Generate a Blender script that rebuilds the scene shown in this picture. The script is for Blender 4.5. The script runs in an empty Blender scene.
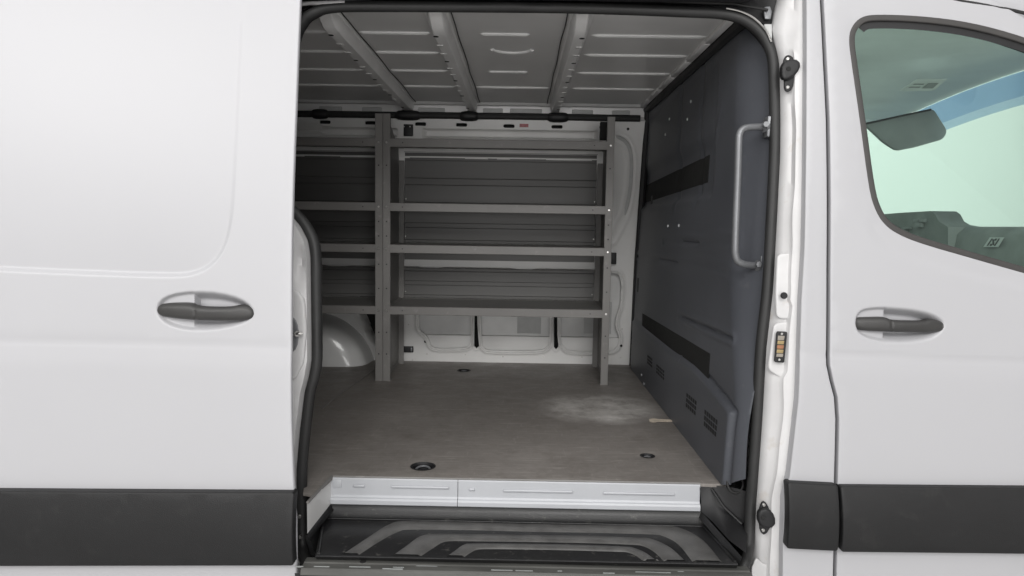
import bpy, bmesh, math, random
import numpy as np
from mathutils import Vector, Matrix
from mathutils.geometry import delaunay_2d_cdt
random.seed(4)
scene = bpy.context.scene
COL = scene.collection
R = math.radians

# ------------------------------------------------------------------ camera
F = 700.0
CAM = Vector((0.0, -1.77, 1.40))
PITCH, YAW, ROLL = 0.0884, -0.0095, 0.016
fw = Vector((math.sin(YAW)*math.cos(PITCH), math.cos(YAW)*math.cos(PITCH), -math.sin(PITCH)))
r0 = fw.cross(Vector((0, 0, 1))).normalized()
u0 = r0.cross(fw)
rt = r0*math.cos(ROLL) + u0*math.sin(ROLL)
up = -r0*math.sin(ROLL) + u0*math.cos(ROLL)

def ray(px, py):
    return fw + rt*((px-512)/F) - up*((py-288)/F)
def PY(px, py, Y):
    d = ray(px, py); return CAM + d*((Y-CAM.y)/d.y)
def PZ(px, py, Z):
    d = ray(px, py); return CAM + d*((Z-CAM.z)/d.z)
def PX(px, py, X):
    d = ray(px, py); return CAM + d*((X-CAM.x)/d.x)

def skin(z):
    z = np.asarray(z, float)
    return 0.076*np.maximum(0, z-.8)**2 + 0.16*np.maximum(0, .65-z)**2
def PS(px, py, off=0.0):
    Y = off
    for _ in range(8):
        p = PY(px, py, Y); Y = float(skin(p.z))+off
    return PY(px, py, Y)
def xz(px, py, off=0.0):
    p = PS(px, py, off); return (p.x, p.z)

# ------------------------------------------------------------------ materials
MATS = {}
def mat(name, col, rough=.5, metal=0.0, var=0.0, vscale=3.0, bump=0.0, bscale=200.0, coat=0.0, stretch=None, spec=.5, col2=None, detail=4, dirt=None):
    m = bpy.data.materials.new(name); m.use_nodes = True
    nt = m.node_tree; b = nt.nodes['Principled BSDF']
    b.inputs['Roughness'].default_value = rough
    b.inputs['Metallic'].default_value = metal
    b.inputs['Coat Weight'].default_value = coat
    b.inputs['Coat Roughness'].default_value = .06
    b.inputs['Specular IOR Level'].default_value = spec
    c = (*col, 1)
    tc = nt.nodes.new('ShaderNodeTexCoord')
    mp = nt.nodes.new('ShaderNodeMapping')
    if stretch: mp.inputs['Scale'].default_value = stretch
    nt.links.new(tc.outputs['Object'], mp.inputs['Vector'])
    n = nt.nodes.new('ShaderNodeTexNoise'); n.inputs['Scale'].default_value = vscale; n.inputs['Detail'].default_value = detail
    nt.links.new(mp.outputs['Vector'], n.inputs['Vector'])
    mx = nt.nodes.new('ShaderNodeMix'); mx.data_type = 'RGBA'
    c2 = (*col2, 1) if col2 else tuple([x*(1-var) for x in col])+(1,)
    mx.inputs['A'].default_value = c2; mx.inputs['B'].default_value = tuple([min(1, x*(1+var*.4)) for x in col])+(1,)
    rp = nt.nodes.new('ShaderNodeMapRange'); rp.inputs['From Min'].default_value = .3; rp.inputs['From Max'].default_value = .7
    nt.links.new(n.outputs['Fac'], rp.inputs['Value'])
    nt.links.new(rp.outputs['Result'], mx.inputs['Factor'])
    csock = mx.outputs['Result']
    if dirt:
        dcol, dscale, d0, d1, damt = dirt
        dn = nt.nodes.new('ShaderNodeTexNoise'); dn.inputs['Scale'].default_value = dscale; dn.inputs['Detail'].default_value = 7; dn.inputs['Roughness'].default_value = .65
        nt.links.new(mp.outputs['Vector'], dn.inputs['Vector'])
        dr = nt.nodes.new('ShaderNodeMapRange'); dr.inputs['From Min'].default_value = d0; dr.inputs['From Max'].default_value = d1; dr.inputs['To Max'].default_value = damt
        nt.links.new(dn.outputs['Fac'], dr.inputs['Value'])
        dm = nt.nodes.new('ShaderNodeMix'); dm.data_type = 'RGBA'; dm.inputs['B'].default_value = (*dcol, 1)
        nt.links.new(dr.outputs['Result'], dm.inputs['Factor']); nt.links.new(csock, dm.inputs['A']); csock = dm.outputs['Result']
    nt.links.new(csock, b.inputs['Base Color'])
    rr = nt.nodes.new('ShaderNodeMapRange'); rr.inputs['To Min'].default_value = max(.02, rough*.85); rr.inputs['To Max'].default_value = min(1, rough*1.15)
    nt.links.new(n.outputs['Fac'], rr.inputs['Value']); nt.links.new(rr.outputs['Result'], b.inputs['Roughness'])
    if bump > 0:
        n2 = nt.nodes.new('ShaderNodeTexNoise'); n2.inputs['Scale'].default_value = bscale; n2.inputs['Detail'].default_value = 3
        nt.links.new(mp.outputs['Vector'], n2.inputs['Vector'])
        bp = nt.nodes.new('ShaderNodeBump'); bp.inputs['Strength'].default_value = bump; bp.inputs['Distance'].default_value = .002
        nt.links.new(n2.outputs['Fac'], bp.inputs['Height']); nt.links.new(bp.outputs['Normal'], b.inputs['Normal'])
    MATS[name] = m
    return m

M_paint = mat('white_paint', (.466, .466, .482), rough=.40, var=.03, vscale=1.2, bump=.03, bscale=9, coat=.0)
M_jamb = mat('jamb_paint', (.62, .615, .615), rough=.42, var=.10, vscale=9, bump=.06, bscale=30, coat=.05, dirt=((.40, .34, .27), 11, .60, .75, .55))
M_plastic = mat('cladding_plastic', (.0155, .0155, .016), rough=.48, spec=.36, var=.15, vscale=5, bump=.4, bscale=500, dirt=((.06, .058, .055), 14, .58, .8, .3))
M_handle = mat('handle_plastic', (.042, .041, .040), rough=.42, var=.12, vscale=14, bump=.2, bscale=1200)
M_rubber = mat('seal_rubber', (.024, .024, .024), rough=.55, var=.25, vscale=12, bump=.15, bscale=300)
M_black = mat('black_plastic', (.012, .012, .013), rough=.55, var=.3, vscale=10, bump=.2, bscale=300)
M_shelf = mat('shelf_grey', (.195, .188, .180), rough=.46, var=.16, vscale=4, bump=.12, bscale=500, dirt=((.34, .33, .315), 22, .60, .72, .4))
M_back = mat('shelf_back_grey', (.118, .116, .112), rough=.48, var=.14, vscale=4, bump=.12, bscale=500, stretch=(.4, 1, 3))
M_wall = mat('inner_white', (.78, .775, .76), rough=.42, var=.08, vscale=5, bump=.08, bscale=40)
M_ceil = mat('ceiling_grey', (.70, .695, .685), rough=.30, var=.12, vscale=1.6, bump=.05, bscale=14)
M_part = mat('partition_blue_grey', (.086, .091, .104), rough=.42, var=.18, vscale=3, bump=.22, bscale=420, dirt=((.16, .16, .165), 26, .60, .76, .35))
M_pad = mat('dull_black_felt', (.010, .010, .009), rough=.9, var=.2, vscale=20, bump=.3, bscale=700)
M_alu = mat('sill_metal', (.45, .462, .485), rough=.38, var=.07, vscale=8, bump=.08, bscale=60, metal=0.0, coat=.1)
M_steel = mat('bright_steel', (.62, .61, .59), rough=.3, metal=1.0, var=.15, vscale=30)
M_tube = mat('satin_steel', (.22, .225, .235), rough=.42, metal=.5, var=.1, vscale=20)
M_brass = mat('copper_contact', (.36, .17, .09), rough=.5, metal=.3, var=.2, vscale=60)
M_gold = mat('brass_contact', (.36, .27, .13), rough=.5, metal=.3, var=.2, vscale=60)
M_tray = mat('step_plastic', (.011, .011, .012), rough=.36, var=.3, vscale=7, bump=.25, bscale=250, col2=(.016, .016, .016), spec=.42, dirt=((.12, .115, .105), 45, .60, .74, .6))
M_rib = mat('worn_step_rib', (.102, .100, .097), rough=.42, var=.3, vscale=25, bump=.3, bscale=350)
M_head = mat('headliner', (.80, .81, .81), rough=.9, var=.06, vscale=6, bump=.2, bscale=400)
M_dash = mat('dashboard_plastic', (.30, .315, .31), rough=.7, var=.2, vscale=12, bump=.2, bscale=500)
M_visor = mat('visor_vinyl', (.32, .33, .33), rough=.7, var=.1, vscale=10)
M_label = mat('label_white', (.75, .76, .76), rough=.6, var=.05, vscale=30)
M_ink = mat('label_ink', (.14, .14, .14), rough=.6, var=.05, vscale=30)
M_red = mat('red_label', (.50, .20, .21), rough=.6, var=.3, vscale=120)
M_con = mat('dull_contact', (.30, .27, .23), rough=.5, var=.3, vscale=80)
M_skin = mat('inside_of_outer_skin', (.78, .78, .77), rough=.5, var=.25, vscale=3.5, bump=.1, bscale=20)
M_scrap = mat('scrap_pale', (.62, .54, .44), rough=.8, var=.25, vscale=60)
M_ground = mat('ground_concrete', (.46, .455, .45), rough=.6, var=.08, vscale=1.5, bump=.1, bscale=60)
M_dark = mat('dark_void', (.012, .012, .012), rough=.8, var=.1)
M_grey = mat('grey_panel', (.52, .525, .52), rough=.7, var=.08, vscale=30)
M_wire = mat('wire_sleeve', (.02, .02, .02), rough=.6, var=.3, vscale=40, bump=.4, bscale=260)
M_worn = mat('worn_sill_metal', (.105, .105, .098), rough=.42, var=.35, vscale=16, bump=.1, bscale=90, stretch=(.35, 2, 1))

# floor: brown-grey coated board with scuffs and one pale worn patch
def floor_mat():
    m = bpy.data.materials.new('cargo_floor_board'); m.use_nodes = True
    nt = m.node_tree; L = nt.links.new; b = nt.nodes['Principled BSDF']
    tc = nt.nodes.new('ShaderNodeTexCoord')
    def noise(scale, detail=5, st=None, rough=.6):
        n = nt.nodes.new('ShaderNodeTexNoise'); n.inputs['Scale'].default_value = scale; n.inputs['Detail'].default_value = detail
        n.inputs['Roughness'].default_value = rough
        if st:
            mp = nt.nodes.new('ShaderNodeMapping'); mp.inputs['Scale'].default_value = st
            L(tc.outputs['Object'], mp.inputs['Vector']); L(mp.outputs['Vector'], n.inputs['Vector'])
        else: L(tc.outputs['Object'], n.inputs['Vector'])
        return n.outputs['Fac']
    def rng(v, a, b_, c=0, d=1):
        r = nt.nodes.new('ShaderNodeMapRange'); L(v, r.inputs['Value'])
        for k, x in zip(('From Min', 'From Max', 'To Min', 'To Max'), (a, b_, c, d)): r.inputs[k].default_value = x
        return r.outputs['Result']
    def mix(f, A, B):
        x = nt.nodes.new('ShaderNodeMix'); x.data_type = 'RGBA'; L(f, x.inputs['Factor'])
        for k, v in (('A', A), ('B', B)):
            if isinstance(v, tuple): x.inputs[k].default_value = (*v, 1)
            else: L(v, x.inputs[k])
        return x.outputs['Result']
    def mul(a, c):
        x = nt.nodes.new('ShaderNodeMath'); x.operation = 'MULTIPLY'; L(a, x.inputs[0])
        if isinstance(c, float): x.inputs[1].default_value = c
        else: L(c, x.inputs[1])
        return x.outputs[0]
    c = mix(rng(noise(2.2), .3, .7), (.182, .166, .152), (.242, .224, .208))
    c = mix(mul(rng(noise(40, 6), .4, .75), .16), c, (.085, .075, .068))
    c = mix(mul(rng(noise(14, 4, (1, 9, 1)), .58, .72), .22), c, (.48, .45, .42))
    c = mix(mul(rng(noise(14, 4, (9, 1, 1)), .60, .74), .20), c, (.46, .43, .40))
    c = mix(mul(rng(noise(170, 2), .66, .76), .55), c, (.07, .06, .055))
    c = mix(mul(rng(noise(5, 7, None, .7), .52, .7), .45), c, (.13, .115, .10))
    for (rot, sc_, th) in ((.35, 5, .665), (1.2, 7, .68), (-.6, 4, .675), (1.75, 6, .67)):
        mp = nt.nodes.new('ShaderNodeMapping'); mp.inputs['Rotation'].default_value = (0, 0, rot); mp.inputs['Scale'].default_value = (1.2, 26, 1); mp.inputs['Location'].default_value = (rot*7, rot*3, 0)
        n = nt.nodes.new('ShaderNodeTexNoise'); n.inputs['Scale'].default_value = sc_; n.inputs['Detail'].default_value = 2
        L(tc.outputs['Object'], mp.inputs['Vector']); L(mp.outputs['Vector'], n.inputs['Vector'])
        c = mix(mul(rng(n.outputs['Fac'], th, th+.03), .26), c, (.46, .43, .40) if rot > 0 else (.11, .095, .085))
    # worn pale patch
    g = nt.nodes.new('ShaderNodeMapping'); L(tc.outputs['Object'], g.inputs['Vector'])
    pc = PZ(600, 408, .68)
    g.inputs['Location'].default_value = (-pc.x/.27, -(pc.y-ROOT.y)/.25, 0)
    g.inputs['Scale'].default_value = (1/.27, 1/.25, .001)
    sp = nt.nodes.new('ShaderNodeTexGradient'); sp.gradient_type = 'SPHERICAL'; L(g.outputs['Vector'], sp.inputs['Vector'])
    pm = mul(rng(sp.outputs['Fac'], .0, .35), rng(noise(6, 7, None, .7), .34, .66))
    c = mix(mul(pm, .9), c, (.62, .60, .57))
    L(c, b.inputs['Base Color'])
    L(rng(noise(9), .3, .7, .38, .62), b.inputs['Roughness'])
    b.inputs['Specular IOR Level'].default_value = .35
    bp = nt.nodes.new('ShaderNodeBump'); bp.inputs['Strength'].default_value = .10; bp.inputs['Distance'].default_value = .002
    L(noise(240, 3), bp.inputs['Height']); L(bp.outputs['Normal'], b.inputs['Normal'])
    return m

def glass_mat(name, tint, refl=.06):
    m = bpy.data.materials.new(name); m.use_nodes = True
    nt = m.node_tree; nt.nodes.clear(); L = nt.links.new
    out = nt.nodes.new('ShaderNodeOutputMaterial')
    tr = nt.nodes.new('ShaderNodeBsdfTransparent')
    n = nt.nodes.new('ShaderNodeTexNoise'); n.inputs['Scale'].default_value = 2.0
    mx0 = nt.nodes.new('ShaderNodeMix'); mx0.data_type = 'RGBA'
    mx0.inputs['A'].default_value = (*tint, 1); mx0.inputs['B'].default_value = (*[t*.97 for t in tint], 1)
    L(n.outputs['Fac'], mx0.inputs['Factor']); L(mx0.outputs['Result'], tr.inputs['Color'])
    gl = nt.nodes.new('ShaderNodeBsdfGlossy'); gl.inputs['Roughness'].default_value = .01
    lw = nt.nodes.new('ShaderNodeLayerWeight'); lw.inputs['Blend'].default_value = .5
    pw = nt.nodes.new('ShaderNodeMath'); pw.operation = 'POWER'; pw.inputs[1].default_value = 4.0; L(lw.outputs['Facing'], pw.inputs[0])
    fr = nt.nodes.new('ShaderNodeMapRange'); fr.inputs['To Min'].default_value = refl; fr.inputs['To Max'].default_value = .8; L(pw.outputs[0], fr.inputs['Value'])
    ms = nt.nodes.new('ShaderNodeMixShader')
    L(fr.outputs['Result'], ms.inputs['Fac']); L(tr.outputs['BSDF'], ms.inputs[1]); L(gl.outputs['BSDF'], ms.inputs[2])
    L(ms.outputs['Shader'], out.inputs['Surface'])
    return m
M_glass = glass_mat('green_tinted_glass', (.80, .93, .86))
M_glass_near = glass_mat('green_tinted_side_glass', (.80, .93, .86), .10)
M_blue2 = glass_mat('blue_sun_band_upper', (.66, .76, .90))
M_blue = glass_mat('blue_sun_band', (.52, .63, .80))

# ------------------------------------------------------------------ object helpers
ROOT = Vector((0.0, 0.95, 0.0))
def empty(name, loc, label, cat, group=None):
    o = bpy.data.objects.new(name, None); COL.objects.link(o); o.location = loc
    o['label'] = label; o['category'] = cat
    if group: o['group'] = group
    return o
def link(name, me, m, parent, off=None):
    o = bpy.data.objects.new(name, me); COL.objects.link(o)
    me.materials.append(m)
    off = ROOT if off is None else off
    me.transform(Matrix.Translation(-off))
    if parent is not None: o.parent = parent
    else: o.location = off
    return o

class MB:
    def __init__(s): s.bm = bmesh.new()
    def box(s, x0, x1, y0, y1, z0, z1, bev=0.0, seg=2):
        b = bmesh.new(); bmesh.ops.create_cube(b, size=1)
        for v in b.verts:
            v.co = Vector(((x0+x1)/2+v.co.x*(x1-x0), (y0+y1)/2+v.co.y*(y1-y0), (z0+z1)/2+v.co.z*(z1-z0)))
        if bev > 0: bmesh.ops.bevel(b, geom=b.edges[:], offset=bev, segments=seg, affect='EDGES', profile=.5)
        s.add(b); return s
    def add(s, b):
        me = bpy.data.meshes.new('t'); b.to_mesh(me); b.free(); s.bm.from_mesh(me); bpy.data.meshes.remove(me); return s
    def grid(s, rows, closeu=False, closev=False):
        V = [[s.bm.verts.new(p) for p in r] for r in rows]
        n, m = len(V), len(V[0])
        for i in range(n if closev else n-1):
            for j in range(m if closeu else m-1):
                a, b, c, d = V[i][j], V[i][(j+1) % m], V[(i+1) % n][(j+1) % m], V[(i+1) % n][j]
                try: s.bm.faces.new((a, b, c, d))
                except ValueError: pass
        return V
    def face(s, pts):
        s.bm.faces.new([s.bm.verts.new(p) for p in pts]); return s
    def tube(s, path, r, n=10, closed=False, flat=None):
        P = [Vector(p) for p in path]; N = len(P); rows = []
        prev = None
        for i in range(N):
            if closed: t = (P[(i+1) % N]-P[i-1]).normalized()
            else: t = (P[min(i+1, N-1)]-P[max(i-1, 0)]).normalized()
            if prev is None:
                a = Vector((0, 0, 1)) if abs(t.z) < .9 else Vector((0, 1, 0))
                u = a.cross(t).normalized()
            else: u = (prev - t*prev.dot(t)).normalized()
            prev = u; w = t.cross(u)
            rr = r[i] if isinstance(r, (list, tuple)) else r
            rows.append([P[i] + (u*math.cos(2*math.pi*k/n) + w*math.sin(2*math.pi*k/n)*(flat or 1))*rr for k in range(n)])
        V = s.grid(rows, closeu=True, closev=closed)
        if not closed:
            s.bm.faces.new(V[0]); s.bm.faces.new(list(reversed(V[-1])))
        return s
    def disc(s, c, axis, r, h, n=20, bev=0.0):
        """short cylinder from c along axis by h"""
        ax = Vector(axis).normalized(); a = Vector((0, 0, 1)) if abs(ax.z) < .9 else Vector((1, 0, 0))
        u = a.cross(ax).normalized(); w = ax.cross(u); c = Vector(c)
        prof = [(r, 0), (r, h-bev), (r-bev, h)] if bev else [(r, 0), (r, h)]
        rows = [[c+ax*z+(u*math.cos(2*math.pi*k/n)+w*math.sin(2*math.pi*k/n))*q for k in range(n)] for q, z in prof]
        V = s.grid(rows, closeu=True); s.bm.faces.new(V[-1]); s.bm.faces.new(list(reversed(V[0])))
        return s
    def prism(s, pts, d):
        """planar polygon pts extruded by vector d"""
        d = Vector(d)
        A = [s.bm.verts.new(Vector(p)) for p in pts]; B = [s.bm.verts.new(Vector(p)+d) for p in pts]
        s.bm.faces.new(A); s.bm.faces.new(list(reversed(B)))
        for i in range(len(A)):
            j = (i+1) % len(A); s.bm.faces.new((A[j], A[i], B[i], B[j]))
        return s
    def build(s, name, m, parent, off=None, ang=35):
        bmesh.ops.recalc_face_normals(s.bm, faces=s.bm.faces[:])
        me = bpy.data.meshes.new(name); s.bm.to_mesh(me); s.bm.free()
        me.shade_smooth(); me.set_sharp_from_angle(angle=R(ang))
        return link(name, me, m, parent, off)

def resample(loop, sp):
    out = []; n = len(loop)
    for i in range(n):
        a = np.array(loop[i]); b = np.array(loop[(i+1) % n]); L = np.linalg.norm(b-a)
        if L < 1e-6: continue
        k = max(1, int(math.ceil(L/sp)))
        for t in range(k): out.append(tuple(a+(b-a)*t/k))
    return out
def area(l):
    return .5*sum(l[i][0]*l[(i+1) % len(l)][1]-l[(i+1) % len(l)][0]*l[i][1] for i in range(len(l)))
def rpoly(pts, r, n=6):
    """round corners of polygon; r single or list"""
    out = []; N = len(pts)
    for i in range(N):
        p = Vector(pts[i]); a = Vector(pts[i-1]); b = Vector(pts[(i+1) % N])
        rr = r[i] if isinstance(r, (list, tuple)) else r
        da = (a-p); db = (b-p); k = min(rr, da.length*.48, db.length*.48)
        if k < 1e-5: out.append(tuple(p)); continue
        s = p+da.normalized()*k; e = p+db.normalized()*k
        for t in range(n+1):
            u = t/n; q = s*(1-u)**2+p*2*u*(1-u)+e*u*u; out.append(tuple(q))
    return out
def smoothloop(pts, it=2):
    for _ in range(it):
        o = []
        for i in range(len(pts)):
            a = np.array(pts[i]); b = np.array(pts[(i+1) % len(pts)])
            o += [tuple(.75*a+.25*b), tuple(.25*a+.75*b)]
        pts = o
    return pts
def inside(P, loop):
    x, y = P[:, 0], P[:, 1]; c = np.zeros(len(P), bool); n = len(loop)
    for i in range(n):
        x1, y1 = loop[i]; x2, y2 = loop[(i+1) % n]
        if y1 == y2: continue
        m = ((y1 > y) != (y2 > y)) & (x < (x2-x1)*(y-y1)/(y2-y1)+x1); c ^= m
    return c
def segdist(P, pts, closed=True):
    d = np.full(len(P), 1e9); n = len(pts)
    for i in range(n if closed else n-1):
        a = np.array(pts[i]); b = np.array(pts[(i+1) % n]); ab = b-a; L = ab@ab
        if L < 1e-12: continue
        t = np.clip(((P-a)@ab)/L, 0, 1); q = P-(a+t[:, None]*ab); d = np.minimum(d, np.hypot(q[:, 0], q[:, 1]))
    return d
def sdf(u, v, loop):
    P = np.stack([np.asarray(u, float).ravel(), np.asarray(v, float).ravel()], 1)
    d = segdist(P, loop); return np.where(inside(P, loop), -d, d)
def ldist(u, v, pts):
    P = np.stack([np.asarray(u, float).ravel(), np.asarray(v, float).ravel()], 1)
    return segdist(P, pts, False)
def sst(a, b, x):
    t = np.clip((np.asarray(x)-a)/(b-a), 0, 1); return t*t*(3-2*t)

def panel(name, loops, fn, sp, m, parent, fine=(), r=0.0, lip=0.0, dvec=(0, 1, 0), off=None, ang=50, spl=None, seg=3):
    """sheet metal panel: polygon with holes in (u,v), mapped by fn to 3D, edges rolled over by r and returned by lip"""
    spl = spl or sp
    L = [resample(l, spl) for l in loops]
    L = [l if (area(l) > 0) == (i == 0) else l[::-1] for i, l in enumerate(L)]
    pts = [p for l in L for p in l]; edges = []; k = 0
    for l in L:
        n = len(l); edges += [(k+i, k+(i+1) % n) for i in range(n)]; k += n
    allp = np.array(L[0]); lo = allp.min(0); hi = allp.max(0)
    regs = [(lo[0], hi[0], lo[1], hi[1], sp)] + list(fine)
    G = []
    for q, (a0, a1, b0, b1, s) in enumerate(regs):
        a0, a1, b0, b1 = max(a0, lo[0]), min(a1, hi[0]), max(b0, lo[1]), min(b1, hi[1])
        gu, gv = np.meshgrid(np.arange(a0+s/2, a1, s), np.arange(b0+s/2, b1, s*.87))
        gu = gu + (np.arange(gu.shape[0]) % 2)[:, None]*s*.5
        g = np.stack([gu.ravel(), gv.ravel()], 1)
        keep = np.ones(len(g), bool)
        for (c0, c1, d0, d1, s2) in regs[q+1:]:
            if s2 < s: keep &= ~((g[:, 0] > c0) & (g[:, 0] < c1) & (g[:, 1] > d0) & (g[:, 1] < d1))
        g = g[keep]
        if len(g) == 0: continue
        k2 = inside(g, L[0])
        for l in L[1:]: k2 &= ~inside(g, l)
        for l in L: k2 &= segdist(g, l) > s*.42
        G.append(g[k2])
    if G: pts = pts + [tuple(p) for p in np.concatenate(G)]
    vo, eo, fo, *_ = delaunay_2d_cdt([Vector(p) for p in pts], edges, [], 0, 1e-7)
    V2 = np.array([tuple(v) for v in vo]); 
    cen = np.array([(V2[f[0]]+V2[f[1]]+V2[f[2]])/3 for f in fo])
    ok = inside(cen, L[0])
    for l in L[1:]: ok &= ~inside(cen, l)
    X, Y, Z = fn(V2[:, 0], V2[:, 1])
    bm = bmesh.new()
    bv = [bm.verts.new((X[i], Y[i], Z[i])) for i in range(len(V2))]
    for f, o in zip(fo, ok):
        if o:
            try: bm.faces.new([bv[i] for i in f])
            except ValueError: pass
    if r > 0 or lip > 0:
        D = np.array(dvec, float); k = 0
        key = {(round(v[0], 6), round(v[1], 6)): i for i, v in enumerate(V2)}
        for l in L:
            n = len(l); A = np.array(l)
            t = np.roll(A, -1, 0)-np.roll(A, 1, 0); t /= np.linalg.norm(t, axis=1)[:, None]+1e-12
            nrm = np.stack([t[:, 1], -t[:, 0]], 1)
            rings = [(r*math.sin(a), r*(1-math.cos(a))) for a in [math.pi/2*(q+1)/seg for q in range(seg)]] if r > 0 else []
            rings.append((r, max(lip, r)+1e-4))
            base = []
            for p in l:
                i = key.get((round(p[0], 6), round(p[1], 6)))
                if i is None: i = int(np.argmin(np.hypot(*(V2-np.array(p)).T)))
                base.append(bv[i])
            prev = base
            for (o_, d_) in rings:
                B = A+nrm*o_; x, y, z = fn(B[:, 0], B[:, 1])
                cur = [bm.verts.new((x[i]+D[0]*d_, y[i]+D[1]*d_, z[i]+D[2]*d_)) for i in range(n)]
                for i in range(n):
                    j = (i+1) % n
                    try: bm.faces.new((prev[i], prev[j], cur[j], cur[i]))
                    except ValueError: pass
                prev = cur
    loose = [v for v in bm.verts if not v.link_faces]
    if loose: bmesh.ops.delete(bm, geom=loose, context='VERTS')
    bmesh.ops.recalc_face_normals(bm, faces=bm.faces[:])
    me = bpy.data.meshes.new(name); bm.to_mesh(me); bm.free()
    me.shade_smooth(); me.set_sharp_from_angle(angle=R(ang))
    return link(name, me, m, parent, off)

def skinfn(off, disp=None):
    def f(u, v):
        u = np.asarray(u, float); v = np.asarray(v, float)
        y = skin(v)+off
        if disp is not None: y = y+disp(u, v)
        return u, y, v
    return f
def pxl(pts, off=0.0): return [xz(a, b, off) for a, b in pts]
def ppanel(name, px, off, h, r, m, parent, sp=.006, smooth=0, rc=0.0, seg=3):
    """small pressed or moulded piece standing h proud of the body surface at offset off"""
    l = pxl(px, off)
    if smooth: l = smoothloop(l, smooth)
    if rc: l = rpoly(l, rc)
    return panel(name, [l], skinfn(off-h), sp, m, parent, r=r, lip=h, seg=seg)
def zoom(x0, y0, s, pts): return [(x0+a/s, y0+b/s) for a, b in pts]
def catmull(pts, n=6, closed=False):
    P = [Vector(p) for p in pts]; out = []; N = len(P)
    for i in range(N if closed else N-1):
        if closed: a, b, c, d = P[i-1], P[i], P[(i+1) % N], P[(i+2) % N]
        else: a, b, c, d = P[max(i-1, 0)], P[i], P[i+1], P[min(i+2, N-1)]
        for k in range(n):
            t = k/n
            out.append(.5*((2*b)+(c-a)*t+(2*a-5*b+4*c-d)*t*t+(3*b-a-3*c+d)*t**3))
    if not closed: out.append(P[-1])
    return out

# ------------------------------------------------------------------ the setting
g = MB(); g.box(-40, 40, -40, 40, -.1, 0); go = g.build('ground', M_ground, None, Vector((0, 0, 0))); go['kind'] = 'structure'

bk = MB(); bk.grid([[Vector((x, y, z)) for x in (-14, 16)] for y, z in ((5.4, .004), (5.9, .06), (6.25, .3), (6.4, .8), (6.4, 7.0))])
bo_ = bk.build('backdrop_wall', mat('backdrop_white', (.82, .82, .82), rough=.8, var=.03, vscale=.6), None, Vector((0, 6.4, 0)), ang=80); bo_['kind'] = 'structure'

van = empty('cargo_van', ROOT, 'white cargo van with its sliding side door open on a grey shelved cargo hold', 'van')

# ------------------------------------------------------------------ sliding door (open, standing proud of the side)
SD = -.085
edge = [xz(x, y, SD) for x, y in [(302, -28), (300, 0), (296, 100), (293, 180), (291.5, 240), (291, 330), (291.5, 420), (293.5, 480), (296, 520), (297, 590), (297, 640)]]
edge = [(x-.003, z) for x, z in edge]
door_l = [(-1.85, edge[-1][1]), *[tuple(p) for p in reversed(edge)], (-1.85, edge[0][1])]
dish_l = smoothloop(pxl([(156, 306), (163, 297), (180, 292), (208, 291), (232, 295), (248, 302), (255, 312), (251, 320), (238, 326), (212, 331), (185, 330.5), (166, 325), (157, 316)], SD), 1)
xcut_l = xz(193, 311, SD)[0]
rec = pxl([(-320, 256), (0, 270.5), (90, 274.5), (165, 277), (190, 276), (210, 268), (224, 251), (231, 228), (234, 200), (238, 130), (242, 40), (246, -60), (-320, -80)], SD)
rec = smoothloop(rec, 3)
cr_l = pxl([(-320, 325), (0, 342), (150, 344.5), (290, 348)], SD)
def crease(u, v, line, amp, w):
    zc = np.interp(u, [p[0] for p in line], [p[1] for p in line])
    return -amp*(1-sst(-w, .004, v-zc))+.0022*np.exp(-((v-zc-.002)/.005)**2)
def dish(u, v, loop, xc, deep=.034, shal=.010):
    s = sdf(u, v, loop); u = np.asarray(u)
    d = shal+(deep-shal)*sst(xc-.002, xc+.004, u)
    w_ = .008+.016*sst(xc-.002, xc+.004, u)
    return d*sst(0, 1, -s/w_)+.002*sst(-.002, .003, -s)
zrec = xz(100, 275, SD)[1]
def disp_l(u, v):
    return .013*(.22+.78*np.exp(-np.maximum(0, v-zrec)/.10))*sst(-.003, .0095, -sdf(u, v, rec)) + crease(u, v, cr_l, .004, .06) + dish(u, v, dish_l, xcut_l)
zz = [p[1] for p in dish_l]; xx = [p[0] for p in dish_l]
cz0 = min(p[1] for p in cr_l)-.06
rx = xz(236, 100, SD)[0]
sdoor = panel('sliding_door', [door_l], skinfn(SD, disp_l), .03, M_paint, van, spl=.02,
      fine=[(-1.45, rx+.05, xz(150, 280, SD)[1]-.02, edge[0][1], .012), (-1.45, rx-.12, xz(150, 277, SD)[1]-.012, xz(-100, 268, SD)[1]+.01, .004), (rx-.125, rx+.025, xz(150, 277, SD)[1]-.012, xz(150, 215, SD)[1], .004), (rx-.03, rx+.03, xz(150, 215, SD)[1], xz(150, 20, SD)[1], .006), (-1.45, -.5, cz0, xz(0, 338, SD)[1]+.01, .010),
            (min(xx)-.015, max(xx)+.015, min(zz)-.015, max(zz)+.015, .0032)], r=.004, lip=.012)
mb = MB(); mb.grid([[Vector((x+.003, float(skin(z))+SD+.010, z)) for x, z in edge], [Vector((x-.002, float(skin(z))+SD+.018, z)) for x, z in edge], [Vector((x-.045, float(skin(z))+SD+.057, z)) for x, z in edge]]); mb.build('door_edge', M_jamb, sdoor)
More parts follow.
